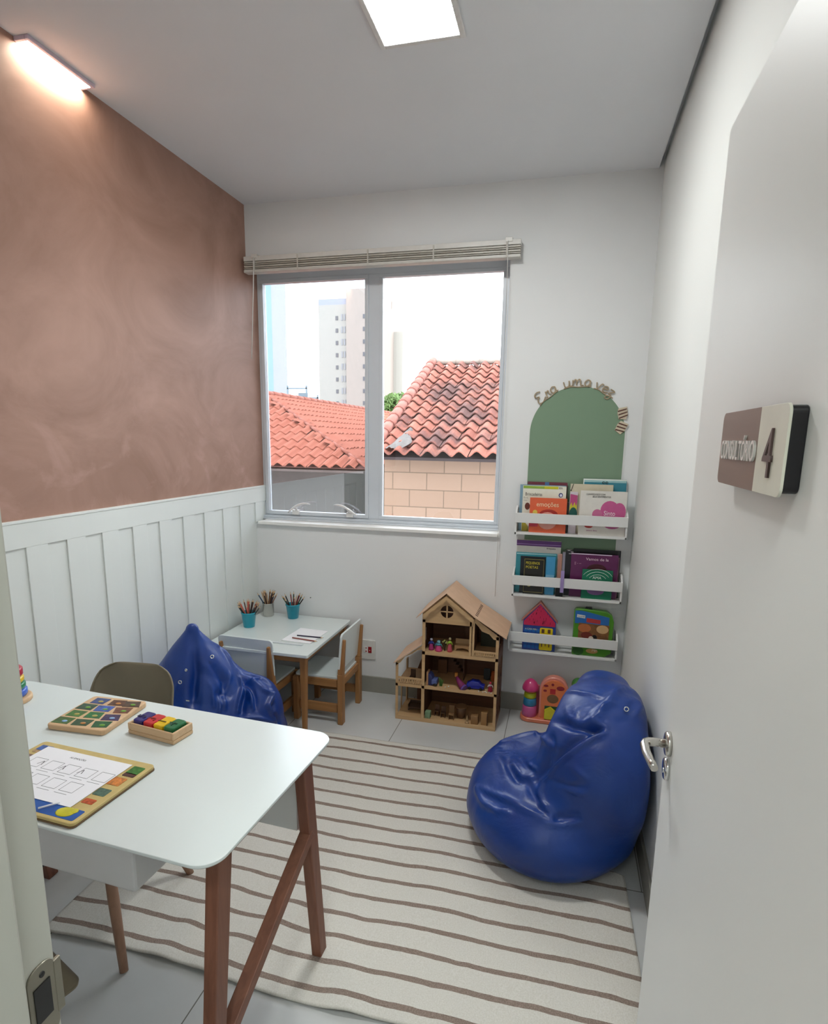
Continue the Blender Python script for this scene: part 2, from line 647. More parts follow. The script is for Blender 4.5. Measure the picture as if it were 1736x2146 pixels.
# the open door leaf
dr = thing('door', None, None, (2.1475, -2.93, 0))
dr.name = 'door_2'
dr['kind'] = 'structure'
obj('door_leaf', MB().box(2.13, 2.165, -2.93, -2.2129, .006, 2.10), M['door'], dr, bevel=.0015)
hd = obj('door_handle', MB().lathe((2.13, -2.252, 1.03), [(.0235, 0), (.0235, -.006), (.021, -.009), (.011, -.010)], 28, 'X')
         .tube([(2.122, -2.252, 1.03), (2.100, -2.252, 1.03), (2.091, -2.2535, 1.030), (2.085, -2.258, 1.030), (2.082, -2.267, 1.0295), (2.0825, -2.295, 1.028), (2.087, -2.325, 1.026), (2.090, -2.343, 1.025)],
               [.0085, .0085, .0086, .0086, .0086, .008, .0075, .0068], 14), M['steel'], dr)
hd['label'] = 'satin steel lever handle'
obj('keyhole_rosette', MB().lathe((2.13, -2.2555, .980), [(.0215, 0), (.0215, -.005), (.019, -.008), (.002, -.0085)], 28, 'X')
    .box(2.120, 2.1225, -2.2575, -2.2535, .972, .980), M['chrome'], dr)
obj('hinge', MB().tube([(2.166, -2.934, .25), (2.166, -2.934, .33)], .006, 10), M['steel'], dr)
obj('hinge', MB().tube([(2.166, -2.934, 1.75), (2.166, -2.934, 1.83)], .006, 10), M['steel'], dr)

# ------------------------------------------------------------------ wainscot on the left wall
ws = thing('wainscot', None, None, (0, -1.4, 0))
ws.name = 'trim_1'
ws['kind'] = 'structure'
wp = M['white_paint']
obj('panel', MB().box(0, .008, Y1, .14, 0, 1.28), wp, ws)
obj('top_rail', MB().box(0, .0155, Y1, .14, 1.185, 1.276).box(0, .018, Y1, .14, 1.276, 1.286), wp, ws, bevel=.0012)
obj('bottom_rail', MB().box(0, .0155, Y1, -.0, 0, .12), wp, ws, bevel=.0012)
for yg in [-.556 + .185 * 2.93 - .185 * i for i in range(-1, 17)]:
    a, b = yg, yg + .095          # batten lies beyond each dark groove edge
    a, b = max(a, Y1), min(b, .14)
    if b - a > .02:
        obj('stile', MB().box(0, .0148, a, b, .12 if b < 0 else 1.06, 1.185), wp, ws, bevel=.0012)

# ------------------------------------------------------------------ window
wn = thing('window', None, None, (.78, .14, 1.05))
wn.name = 'window_1'
wn['kind'] = 'structure'
fy0, fy1 = .125, .185
al = M['alu']
fm = MB()
fm.box(.0, 1.555, fy0, fy1, 1.05, 1.10).box(.0, 1.555, fy0, fy1, 2.535, 2.60)
fm.box(.0, .018, fy0, fy1, 1.10, 2.535).box(1.528, 1.555, fy0, fy1, 1.10, 2.535).box(.722, .79, fy0, fy1, 1.10, 2.535)
obj('frame', fm, al, wn, bevel=.002)


def sash(x0, x1, z0, z1, y0, y1, w):
    m = MB()
    m.box(x0, x1, y0, y1, z0, z0 + w).box(x0, x1, y0, y1, z1 - w, z1)
    m.box(x0, x0 + w, y0, y1, z0 + w, z1 - w).box(x1 - w, x1, y0, y1, z0 + w, z1 - w)
    return m


s1 = obj('sash', sash(.018, .722, 1.10, 2.535, .118, .158, .022), al, wn, bevel=.002)
obj('pane', MB().box(.04, .70, .143, .147, 1.122, 2.513), M['glass_refl'], s1)
s2 = obj('sash', sash(.79, 1.528, 1.10, 2.535, .122, .16, .02), al, wn, bevel=.002)
obj('pane', MB().box(.81, 1.508, .143, .147, 1.12, 2.515), M['glass'], s2)
obj('track', MB().box(.0, 1.555, .085, .125, 1.068, 1.078).box(.0, 1.555, .105, .125, 1.078, 1.093), al, wn, bevel=.002)
obj('sill', MB().box(.03, 1.563, -.022, .125, 1.048, 1.068), flat('#ecebe8', .35, var=.01), wn, bevel=.003)
# curved latch levers at the foot of the left sash
for i, (x, dirx, big) in enumerate(((.235, 1, 1), (.605, -1, 1))):
    h = MB()
    arc = []
    for q in range(9):
        t = q / 8
        arc.append((x - dirx * .05 + dirx * .155 * t, .095 - .012 * math.sin(t * 3.14), 1.118 + .062 * math.sin(t * 1.9)))
    h.tube(arc, [.004, .006, .0075, .008, .008, .0075, .0065, .005, .003], 10)
    h.box(x - .022, x + .022, .098, .118, 1.105, 1.135)
    h.tube([(x, .105, 1.13), (x + dirx * .012, .092, 1.15)], .007, 8)
    obj('latch_lever', h, flat('#e8e6e4', .25, metal=.3), s1)

# ------------------------------------------------------------------ venetian blind, drawn up
bl = thing('venetian_blind', 'grey venetian blind drawn up above the window', 'blind', (.815, -.04, 2.53))
obj('headrail', MB().box(.02, 1.612, -.062, -.012, 2.592, 2.618), flat('#d3d0ca', .4), bl, bevel=.002)
sl = MB()
for i in range(6):
    z = 2.550 + i * .0072
    sag = .0015 * math.sin(i * 2.1)
    sl.box(.022 + .002 * (i % 2), 1.61, -.063 + .001 * (i % 3), -.013, z + sag, z + .0034 + sag)
obj('slat', sl, flat('#c4bfb4', .4, spec=.6), bl)
obj('bottom_rail', MB().box(.02, 1.612, -.064, -.012, 2.530, 2.546), flat('#c5c2bb', .4), bl, bevel=.003)
for x in (.09, .36, .78, 1.15, 1.54):
    obj('ladder_tape', MB().box(x - .004, x + .004, -.0655, -.0635, 2.532, 2.612), flat('#bdb9b0', .7), bl)
for x in (.09, 1.55):
    obj('bracket', MB().box(x - .018, x + .018, -.066, -.0, 2.606, 2.628), flat('#dddad4', .4), bl, bevel=.002)
obj('tilt_wand', MB().tube([(.087, -.067, 2.61), (.085, -.07, 2.5), (.055, -.07, 2.05)], .0028, 8), flat('#d9d7d2', .3), bl)
obj('lift_cord', MB().tube([(1.545, -.067, 2.61), (1.553, -.068, 2.2), (1.556, -.068, 1.6), (1.556, -.045, 1.08), (1.552, -.03, .70)], .0016, 6), flat('#d9d7d2', .7), bl)
obj('cord_knob', MB().lathe((1.556, -.052, 1.055), [(.004, 0), (.0045, .02), (.002, .024)], 10), flat('#e8e6e0', .4), bl)

# ------------------------------------------------------------------ ceiling lights
cl = thing('ceiling_light', 'square white ceiling panel light in the middle of the ceiling', 'light', (1.35, -1.32, H - .012))
obj('frame', MB()
    .box(1.203, 1.222, -1.468, -1.17, H - .012, H).box(1.478, 1.497, -1.468, -1.17, H - .012, H)
    .box(1.222, 1.478, -1.19, -1.17, H - .012, H).box(1.222, 1.478, -1.468, -1.448, H - .012, H), flat('#dcdad8', .5), cl, bevel=.002)
obj('diffuser', MB().box(1.222, 1.478, -1.448, -1.19, H - .0095, H - .003), M['panel'], cl)
wl = thing('ceiling_light', 'narrow warm ceiling light in the corner along the top of the plum wall', 'light', (.03, -1.35, H - .014))
obj('frame', MB().box(.046, .060, -1.50, -1.20, H - .014, H).box(.0, .046, -1.21, -1.20, H - .014, H).box(.0, .046, -1.50, -1.487, H - .014, H),
    flat('#c9bccb', .4), wl, bevel=.002)
obj('diffuser', MB().box(.001, .046, -1.487, -1.21, H - .012, H - .002), M['warm'], wl)
kl = thing('corridor_light', 'square panel light on the corridor ceiling behind the doorway', 'light', (1.75, -3.75, H + .035))
obj('frame', MB().box(1.56, 1.94, -3.94, -3.56, H + .04, H + .05), flat('#dcdad8', .5), kl)
obj('diffuser', MB().box(1.58, 1.92, -3.92, -3.58, H + .034, H + .04), M['corr'], kl)

# ------------------------------------------------------------------ desk
DA = R(-3.1)
dk = thing('desk', 'large white-topped desk on reddish wooden trestle legs beside the doorway', 'desk', (.689, -2.160, 0), DA)
DM = wm(dk)


def dw(x, y, z):
    return DM @ Vector((x, y, z))


def local(mb):
    mb.bm.transform(DM)
    return mb


top = MB()
# rounded-corner top whose edge is chamfered inwards underneath
pts_t = rrect(-.6, .6, -.292, .292, .056, 10)
pts_b = rrect(-.592, .592, -.284, .284, .05, 10)
n = len(pts_t)
vs = [(x, y, .735) for x, y in pts_b] + [(x, y, .743) for x, y in pts_t] + [(x, y, .75) for x, y in pts_t]
fs = [tuple(range(n)), tuple(range(3 * n - 1, 2 * n - 1, -1))]
for q in (0, n):
    fs += [(q + i, q + (i + 1) % n, q + n + (i + 1) % n, q + n + i) for i in range(n)]
top.add(vs, fs)
obj('desktop', local(top), M['white_gloss'], dk, bevel=.0015)
for sx in (1, -1):
    X = sx * .545
    zf = .0095 if sx > 0 else 0.0
    for sy in (1, -1):
        obj('leg', local(MB().bar((X, sy * .188, .733), (X, sy * .272, zf), .05, .034, (1, 0, 0), .04, .032)), M['desk_wood'], dk, bevel=.003)
    obj('rail', local(MB().box(X - .015, X + .015, -.19, .19, .69, .734)), M['desk_wood_y'], dk, bevel=.003)
    obj('brace', local(MB().bar((X, .215, .475), (X, -.25, .205), .032, .036, (1, 0, 0))), M['desk_wood_y'], dk, bevel=.003)
obj('modesty_panel', local(MB().box(-.515, .515, .205, .22, .475, .734)), M['white_mdf'], dk, bevel=.001)
drw = obj('drawer', local(MB().prism(rrect(-.50, .385, .62, .733, .008), -.268, -.05)), flat('#cfcfcf', .45, var=.01), dk, bevel=.006)


# ------------------------------------------------------------------ moulded chairs with dowel legs
def make_shell_chair(label):
    t = thing('shell_chair', label, 'chair')

    def prof(v):
        # v 0 front lip .. 1 top of the back ; returns y, z, half width, cup
        P = [(0, -.215, .420, .10, .0), (.035, -.225, .432, .165, .0), (.09, -.205, .442, .195, .004), (.3, -.08, .437, .222, .030), (.5, .08, .432, .215, .055),
             (.62, .19, .455, .185, .07), (.72, .235, .52, .165, .065), (.84, .265, .63, .165, .05), (.92, .285, .715, .155, .03), (.965, .292, .76, .135, .02), (.99, .295, .778, .105, .012), (1, .296, .782, .075, .008)]
        for a, b in zip(P, P[1:]):
            if v <= b[0]:
                q = (v - a[0]) / (b[0] - a[0])
                q = q * q * (3 - 2 * q) * .5 + q * .5
                return [a[i] + (b[i] - a[i]) * q for i in range(1, 5)]
        return P[-1][1:]

    def f(u, v):
        y, z, w, cup = prof(v)
        s = (u * 2 - 1)
        x = w * math.sin(s * math.pi / 2 * .98)
        lift = cup * (abs(s) ** 2.6)
        back = max(0, min(1, (v - .55) / .25))
        return (x, y - lift * back * 1.1, z + lift * (1 - back) * 1.2)
    obj('shell', MB().grid(f, 24, 36), M['shell'], t, solid=.006, sub=1)
    tops = [(.10, -.10), (-.10, -.10), (.10, .10), (-.10, .10)]
    feet = [(.205, -.205), (-.205, -.205), (.205, .205), (-.205, .205)]
    for (a, b), (c, d) in zip(tops, feet):
        obj('leg', MB().tube([(a, b, .395), ((a + c) / 2, (b + d) / 2, .2), (c, d, .002)], [.0145, .0165, .0125], 14), M['beech'], t)
    br = MB()
    for (a, b, c, d) in ((0, 1, 0, 1), (2, 3, 2, 3), (0, 2, 0, 2), (1, 3, 1, 3)):
        pa = Vector(tops[a]).to_3d() + Vector((0, 0, .385))
        fb = Vector(tops[b]).lerp(Vector(feet[b]), .42)
        pb = Vector(tops[b]).to_3d() + Vector((0, 0, .385))
        fa = Vector(tops[a]).lerp(Vector(feet[a]), .42)
        br.tube([pa, (fb[0], fb[1], .24)], .0035, 8).tube([pb, (fa[0], fa[1], .24)], .0035, 8)
    obj('wire_brace', br, M['black'], t)
    obj('seat_mount', MB().box(-.12, .12, -.12, .12, .392, .40).box(-.03, .03, -.12, .12, .40, .42), M['black'], t, bevel=.002)
    return t


ch = make_shell_chair('taupe moulded shell chair tucked behind the white desk')
ch.location = (.475, -1.95, 0)
ch.rotation_euler = (0, 0, R(7))
dup(ch, (.715, -2.66, 0), R(160), 'taupe moulded shell chair in front of the desk by the door jamb')


# ------------------------------------------------------------------ things on the desk
ZD = .7505


def slab_poly(x0, x1, y0, y1, r=.01):
    return rrect(x0, x1, y0, y1, r, 4)


def at(loc, rz):
    return Matrix.Translation(Vector(loc)) @ Matrix.Rotation(rz, 4, 'Z')


# wooden puzzle tray with eleven picture cells
pt = thing('puzzle_tray', 'wooden puzzle tray with picture-filled cut-outs on the desk', 'toy', (.575, -2.0, ZD), R(3))
PM = wm(pt)
base = MB().prism(slab_poly(-.095, .095, -.1, .1, .012), 0, .016, 'XY')
base.bm.transform(PM)
obj('tray', base, M['light_wood'], pt, bevel=.003)
random.seed(4)
cells = [(-.062, -.068, '#3d5c1f'), (0, -.068, '#2a4a2c'), (.062, -.066, '#14562a'), (-.06, -.022, '#3c6a22'), (0, -.02, '#1f6a30'), (.06, -.022, '#3d2a55'),
         (-.06, .024, '#2c4a34'), (.0, .024, '#3a5aa8'), (.062, .026, '#6b3c28'), (-.05, .068, '#34457a'), (.012, .068, '#5a3018'), (.062, .07, '#4c3320')]
rl = MB()
for i, (cx, cy, col) in enumerate(cells):
    m = MB()
    nn = 4 + (i * 3) % 3
    poly = [(cx + .036 * math.cos(2 * math.pi * (k + .5) / nn + (i % 3) * .12) * (1 + .12 * math.sin(i + k)), cy + .0265 * math.sin(2 * math.pi * (k + .5) / nn + (i % 3) * .12)) for k in range(nn)]
    m.prism(poly, .0158, .0168, 'XY')
    m.bm.transform(PM)
    c = obj('picture_cell', m, flat(col, .35, var=.5, scale=90), pt, bevel=.0008)
    m = MB().sphere((cx + .006, cy - .004, .0168), (.009, .006, .0015), 10, 6)
    m.bm.transform(PM)
    obj('picture_motif', m, flat(random.choice(['#6fa33a', '#8bb0d8', '#c98a4a', '#b8a95a']), .4), c)

# wooden tray of four numeral blocks
nt = thing('block_tray', 'small wooden tray holding four coloured numeral blocks', 'toy', (.818, -2.035, ZD), R(-8))
NM = wm(nt)
m = MB()
m.box(-.085, .085, -.038, .038, 0, .012).box(-.085, -.077, -.038, .038, .012, .034).box(.077, .085, -.038, .038, .012, .034)
m.box(-.077, .077, -.038, -.031, .012, .034).box(-.077, .077, .031, .038, .012, .034)
m.bm.transform(NM)
obj('tray', m, M['light_wood'], nt, bevel=.003)
for i, (col, nm, ch_) in enumerate((('#25206f', 'purple', '5'), ('#c4252c', 'red', '3'), ('#e0b800', 'yellow', '1'), ('#07683a', 'green', '4'))):
    x0 = -.075 + i * .0378
    m = MB().prism(rrect(x0, x0 + .0355, -.029, .029, .008, 4), .0125, .042, 'XY')
    m.bm.transform(NM)
    b = obj('numeral_block', m, flat(col, .35, coat=.3), None, bevel=.004, seg=3)
    tag(b, f'{nm} numeral block in the small wooden tray on the desk', 'block')
    m = MB()
    text_mb(m, ch_, .04, Matrix.Translation((x0 + .026, -.014, .0425)) @ Matrix.Rotation(R(90), 4, 'Z'), .0015)
    m.bm.transform(NM)
    obj('numeral', m, flat({'purple': '#120e40', 'red': '#7a0f14', 'yellow': '#5a4500', 'green': '#033a20'}[nm], .4), b)

# wooden picture board with a worksheet lying on it
bd = thing('picture_board', 'wooden board with small picture tiles round its edge on the desk', 'board', (.735, -2.315, ZD), R(-3.5))
BM = wm(bd)


def bl_(mb, par, name, m_, **k):
    mb.bm.transform(BM)
    return obj(name, mb, m_, par, **k)


bl_(MB().prism(rrect(-.187, .187, -.128, .128, .012), .0, .004, 'XY'), bd, 'back_board', flat('#6f5638', .6), bevel=.001)
bl_(MB().prism(rrect(-.186, .186, -.127, .127, .012), .004, .012, 'XY'), bd, 'board', flat('#c9b274', .5, var=.08), bevel=.002)
bl_(MB().prism(rrect(-.176, .176, -.118, -.082, .004), .0118, .0126, 'XY'), bd, 'blue_strip', flat('#1b58a8', .35, var=.2, scale=40))
tiles = [(.158, .088, .028, .026, '#3f7a34'), (.158, .088 - .021, .028, .012, '#4a2a26'), (.150, .035, .030, .026, '#c47a3a'), (.152, -.012, .028, .022, '#4d6a5c'),
         (.152, -.050, .026, .014, '#c0562c'), (-.150, .096, .032, .020, '#3f62a8'), (-.150, .079, .032, .010, '#b09068'), (-.153, .045, .030, .026, '#7a5a52'), (-.153, .0, .030, .024, '#3a6a3a'), (-.153, -.045, .030, .024, '#c09a4a')]
for cx, cy, w, h, col in tiles:
    tl = bl_(MB().prism(rrect(cx - w * .62, cx + w * .62, cy - h * .62, cy + h * .62, .003), .0118, .0128, 'XY'), bd, 'picture_tile', flat(col, .35, var=.45, scale=110))
m = MB().sphere((.135, -.098, .0128), (.024, .017, .002), 14, 6).sphere((.150, -.09, .0128), (.012, .01, .002), 10, 6)
bl_(m, bd, 'yellow_figure', flat('#c9c22a', .4, var=.2))
pp = MB().box(-.148, .133, -.083, .105, .0134, .0138)
pp.bm.transform(BM)
ws_ = obj('worksheet', pp, M['paper'], None)
tag(ws_, 'white worksheet with outlined boxes lying on the wooden picture board', 'paper')
ln = MB()


def stroke(mb, pts, w=.0012, z=.0139, h=.0002, closed=False):
    pts = [Vector((p[0], p[1], z)) for p in pts]
    if closed:
        pts.append(pts[0])
    for a, b in zip(pts, pts[1:]):
        mb.bar(a, b, h, w, (0, 0, 1)) if False else None
        d = (b - a)
        if d.length < 1e-6:
            continue
        d.normalize()
        nrm = Vector((-d.y, d.x, 0)) * w / 2
        mb.add([a - nrm, b - nrm, b + nrm, a + nrm], [(0, 1, 2, 3)])


for row, (y0, xs) in enumerate(((.018, [-.128, -.074, -.02, .034, .088]), (-.040, [-.112, -.058, -.004, .05]))):
    for j, x in enumerate(xs):
        stroke(ln, [(x, y0), (x + .04, y0), (x + .04, y0 + .036), (x, y0 + .036)], closed=True)
        stroke(ln, [(x - .004, y0 - .009), (x + .034, y0 - .009)])
for x in (-.10, -.03, .03):
    stroke(ln, [(x, .03), (x + .008, .046), (x + .014, .03)], .002)
ln.bm.transform(BM)
obj('printed_lines', ln, flat('#4c4c54', .7), ws_)
ln = text_mb(MB(), 'AS EMO\u00c7\u00d5ES', .0085, Matrix.Translation((-.045, .078, .0139)), .0002)
ln.bm.transform(BM)
obj('printed_title', ln, flat('#3c3c44', .7), ws_)
m = MB().tube([(.100, -.080, .0175), (.072, -.112, .0168)], .0022, 8)
m.bm.transform(BM)
tag(obj('white_marker', m, flat('#eef0f5', .4), None), 'thin white stick lying on the corner of the blue strip', 'stick')

# ring stacker, mostly behind the door jamb
rs = thing('ring_stacker', 'round wooden stacking base at the left end of the desk', 'toy', (.222, -1.985, ZD))
obj('base', MB().lathe((.222, -1.985, ZD), [(.062, 0), (.062, .012), (.058, .016)], 36), M['light_wood'], rs, bevel=.002)
obj('peg', MB().lathe((.222, -1.985, ZD + .016), [(.008, 0), (.008, .088), (.004, .094)], 12), M['light_wood'], rs)
z = ZD + .017
for r_, h_, c_, nm in ((.050, .024, '#3763c8', 'blue'), (.047, .021, '#0b7a4c', 'green'), (.044, .021, '#e2bb12', 'yellow'), (.043, .028, '#b3243c', 'red')):
    m = MB().lathe((.222, -1.985, z), [(.009, 0), (r_ - .004, 0), (r_, .005), (r_, h_ - .005), (r_ - .004, h_ - .0005), (.009, h_ - .0005)], 32)
    tag(obj('stacking_ring', m, flat(c_, .35, coat=.3), None), f'{nm} ring on the wooden ring stacker at the left end of the desk', 'toy')
    z += h_
m = MB().lathe((.2, -2.0, z), [(.003, 0), (.012, 0), (.012, .003), (.003, .003)], 16)
tag(obj('yellow_disc', m, flat('#e0b030', .4), None), 'tiny yellow disc lying on top of the red ring', 'toy')


# ------------------------------------------------------------------ rug
RX0, RX1, RY0, RY1 = .325, 2.205, -2.075, -.600


def rug_h(x, y):
    h = .004
    h += .010 * math.exp(-((x - .80 - .25 * (y + 1.9)) / .05) ** 2) * max(0, 1 - abs(y + 1.92) / .45)
    h += .012 * math.exp(-((x - 1.02 - .5 * (y + 1.9)) / .07) ** 2) * max(0, 1 - abs(y + 1.85) / .45)
    h += .012 * math.exp(-((x - 1.32 + .4 * (y + 1.9)) / .06) ** 2) * max(0, 1 - abs(y + 2.0) / .4)
    h += .004 * math.exp(-((y + .72) / .03) ** 2) * math.exp(-((x - .86) / .06) ** 2)
    h += .004 * (noise.noise(Vector((x * 5, y * 8, 0))) + .5)
    h += .0012 * (noise.noise(Vector((x * 22, y * 26, 3))))
    return max(.0015, h)


def rug_pt(u, v):
    x = RX0 + (RX1 - RX0) * u
    y = RY0 + (RY1 - RY0) * v
    edge = .010 * noise.noise(Vector((x * 3, 7, 0)))
    xr = x + (.035 * (1 - v) - .012) * (u ** 3) + (-.02 * (1 - v)) * (1 - u) ** 3 * -1
    if v > .53 and u > .9:
        xr -= 0.0
    q = max(0, min(1, (y + 1.315) / .05))
    xr -= .16 * q * q * (3 - 2 * q) * u ** 8
    bend = -.035 * max(0, (u - .62)) ** 1.3 * (1 - v) + .012 * math.sin(u * 9 + v * 2) * (1 - v)
    yy = y + edge + bend - .018 * (1 - v) * math.sin(u * 3.1) * 0
    return (xr, yy, rug_h(x, y))


rg = MB()
NU, NV = 210, 170
g = [[rg.bm.verts.new(rug_pt(i / NU, j / NV)) for j in range(NV + 1)] for i in range(NU + 1)]
for i in range(NU):
    for j in range(NV):
        rg.bm.faces.new((g[i][j], g[i + 1][j], g[i + 1][j + 1], g[i][j + 1])).smooth = True
me = bpy.data.meshes.new('rug')
rg.bm.verts.index_update()
vals = []
for i in range(NU + 1):
    for j in range(NV + 1):
        x = RX0 + (RX1 - RX0) * i / NU
        y = RY0 + (RY1 - RY0) * j / NV
        vals.append((y + .646) / .0922 + .5 + 40 + .05 * noise.noise(Vector((x * 6, y * 9, 1))))
rg.bm.to_mesh(me)
at_ = me.attributes.new('stripe', 'FLOAT', 'POINT')
at_.data.foreach_set('value', vals)
me.materials.append(M['rug'])
ro = bpy.data.objects.new('rug', me)
C.objects.link(ro)
md = ro.modifiers.new('solid', 'SOLIDIFY')
md.thickness = .006
md.offset = 1
tag(ro, 'cream woven rug with thin taupe stripes on the tiled floor', 'rug')


# ------------------------------------------------------------------ children's table and chairs
kt = thing('kids_table', 'low white-topped children\'s table with tapered wooden legs in the corner', 'table', (.347, -.348, 0))
m = MB().prism(rrect(.04, .654, -.675, -.02, .012, 4), .454, .472, 'XY')
obj('tabletop', m, M['white_gloss'], kt, bevel=.003)
for x, y, sx, sy in ((.615, -.635, 1, -1), (.08, -.635, -1, -1), (.615, -.06, 1, 1), (.08, -.06, -1, 1)):
    obj('leg', MB().bar((x, y, .453), (x + .004 * sx, y + .012 * sy, 0), .036, .036, (0, 1, 0), .022, .022), M['pine'], kt, bevel=.003)
obj('apron', MB().box(.09, .605, -.640, -.624, .415, .453), M['pine_x'], kt, bevel=.002)
obj('apron', MB().box(.09, .605, -.071, -.055, .415, .453), M['pine_x'], kt, bevel=.002)
obj('apron', MB().box(.608, .622, -.62, -.075, .415, .453), M['pine_y'], kt, bevel=.002)
obj('apron', MB().box(.073, .087, -.62, -.075, .415, .453), M['pine_y'], kt, bevel=.002)


def make_kids_chair(label):
    """front faces -y ; back posts at +y"""
    t = thing('kids_chair', label, 'chair')
    w = .145
    obj('seat', MB().prism(rrect(-w, w, -.15, .125, .012, 4), .262, .275, 'XY'), M['white_gloss'], t, bevel=.002)
    for s in (-1, 1):
        obj('back_post', MB().bar((s * w, .13, 0), (s * w, .13, .30), .03, .046, (1, 0, 0))
            .bar((s * w, .13, .30), (s * w, .146, .50), .03, .042, (1, 0, 0), .028, .016), M['pine'], t, bevel=.004)
        obj('front_leg', MB().bar((s * w, -.14, 0), (s * w, -.14, .262), .03, .04, (1, 0, 0)), M['pine'], t, bevel=.003)
        obj('side_rail', MB().box(s * w - .009, s * w + .009, -.12, .11, .218, .262), M['pine_y'], t, bevel=.002)
        obj('lower_rail', MB().box(s * w - .009, s * w + .009, -.12, .11, .065, .115), M['pine_y'], t, bevel=.002)
    obj('front_rail', MB().box(-w + .015, w - .015, -.15, -.134, .222, .262), M['pine_x'], t, bevel=.002)
    obj('rear_rail', MB().box(-w + .015, w - .015, .122, .138, .222, .262), M['pine_x'], t, bevel=.002)
    # backrest board stands on the seat side of the posts, leaning slightly
    m = MB().prism(rrect(-.165, .165, .315, .535, .022, 6), -.006, .006, 'XZ')
    m.bm.transform(Matrix.Translation((0, .122, 0)) @ Matrix.Translation((0, 0, .3)) @ Matrix.Rotation(R(-4.5), 4, 'X') @ Matrix.Translation((0, 0, -.3)))
    obj('backrest', m, M['white_gloss'], t, bevel=.002)
    return t


kc = make_kids_chair('small white and wood child\'s chair right of the low table')
kc.location = (.628, -.317, 0)
kc.rotation_euler = (0, 0, R(-90))
# second chair, seen from behind, its back towards the viewer
dup(kc, (.295, -.528, 0.0), R(178), 'small white and wood child\'s chair beside the left blue beanbag')

# ------------------------------------------------------------------ pencil pots
ZT = .4725


def pot(x, y, col, label, metal=False):
    t = thing('pencil_pot', label, 'pot', (x, y, ZT))
    if metal:
        m = MB().lathe((x, y, ZT), [(.033, 0), (.035, .002), (.035, .080), (.037, .081), (.037, .084), (.033, .084), (.033, .004), (.0, .004)][:-1], 28)
    else:
        m = MB().lathe((x, y, ZT), [(.031, 0), (.033, .002), (.043, .084), (.046, .085), (.046, .092), (.041, .092), (.031, .004)], 28)
    obj('pot', m, col, t)
    return t


pots = [(.118, -.325, flat('#0aa0b8', .35, coat=.2), 'turquoise pencil pot nearest the wainscot on the low table', False, 'front left turquoise pot'),
        (.118, -.085, M['steel'], 'grey metal pencil pot at the back corner of the low table', True, 'grey metal pot'),
        (.292, -.088, flat('#0792ab', .35, coat=.2), 'turquoise pencil pot at the back of the low table by the window wall', False, 'rear turquoise pot')]
pcols = {'front left turquoise pot': ['#2b1d18', '#d24a42', '#5a3c2c', '#c9a27c', '#3a2a22', '#e06a5c', '#1f1b1a', '#7a5a44', '#2c2420', '#a2795a'],
         'grey metal pot': ['#4a2c20', '#2a1a18', '#b58a62', '#6b4632', '#2f4a66', '#c9a882', '#3b2620', '#8a6248', '#20304a', '#5a3826'],
         'rear turquoise pot': ['#1c1716', '#c28a6a', '#8a3c34', '#2c4a34', '#1a1a20', '#d8a88a', '#7a1f1f', '#163024']}
proto = None
random.seed(11)


def make_pencil(name='pencil'):
    t = thing(name, 'pencil', 'pencil')
    return t


pen_mesh = {}


def pencil(col, p0, p1, label, group):
    """hexagonal pencil with a sharpened wooden cone and a lead, from p0 (blunt) to p1 (tip)"""
    key = col
    if key not in pen_mesh:
        L = .165
        a = MB().lathe((0, 0, 0), [(.0038, 0), (.0038, L - .02)], 6, smooth=False)
        b = MB().lathe((0, 0, L - .02), [(.0038, 0), (.0012, .014)], 6)
        c = MB().lathe((0, 0, L - .006), [(.0012, 0), (.0002, .006)], 6)
        t = thing('pencil', label, 'pencil')
        obj('barrel', a, flat(col, .35), t)
        obj('sharpened_wood', b, flat('#d8b58a', .7), t)
        obj('lead', c, flat(col, .5), t)
        pen_mesh[key] = t
    else:
        src = pen_mesh[key]
        t = src.copy()
        C.objects.link(t)
        for chd in list(src.children):
            c = chd.copy()
            C.objects.link(c)
            c.parent = t
    t.location = p0
    d = (Vector(p1) - Vector(p0)).normalized()
    t.rotation_mode = 'XYZ'
    t.rotation_euler = d.to_track_quat('Z', 'Y').to_euler()
    tag(t, label, 'pencil', group)
    return t


cw = {'#2b1d18': 'dark brown', '#d24a42': 'red'}
for (x, y, m_, lab, metal, short) in pots:
    pot(x, y, m_, lab, metal)
    cols = pcols[short]
    k_n = {'front left turquoise pot': 20, 'grey metal pot': 20, 'rear turquoise pot': 13}[short]
    for i in range(k_n):
        a = 2 * math.pi * i / k_n * 2.4 + random.uniform(-.2, .2)
        rr = (.3 + .7 * random.random())
        rb, rt = .016 * rr, (.042 if metal else .048) * rr
        p0 = (x - rb * math.cos(a), y - rb * math.sin(a), ZT + .006)
        dz = .082
        p1 = (x + rt * math.cos(a), y + rt * math.sin(a) * .8, ZT + .006 + dz)
        pencil(cols[i % len(cols)], p0, p1, f'sharpened coloured pencil standing in the {short}', f'pencils in the {short}')

pb = MB().box(.42, .60, -.50, -.27, ZT + .0005, ZT + .0022)
pb.bm.transform(Matrix.Translation((.51, -.385, 0)) @ Matrix.Rotation(R(-3), 4, 'Z') @ Matrix.Translation((-.51, .385, 0)))
tag(obj('paper_sheet', pb, M['paper'], None), 'stack of white drawing paper lying on the low table', 'paper')
m = MB().prism(rrect(.372, .565, -.548, -.53, .002, 2), ZT, ZT + .004, 'XY')
tag(obj('ruler', m, flat('#cfd6da', .3), None), 'pale clear ruler lying on the low table in front of the paper', 'ruler')
pencil('#8a4a42', (.462, -.452, ZT + .0062), (.60, -.470, ZT + .0062), 'reddish pencil lying on the white paper on the low table', None)
pencil('#2a2440', (.470, -.408, ZT + .0062), (.62, -.405, ZT + .0062), 'dark violet pencil lying on the white paper on the low table', None)

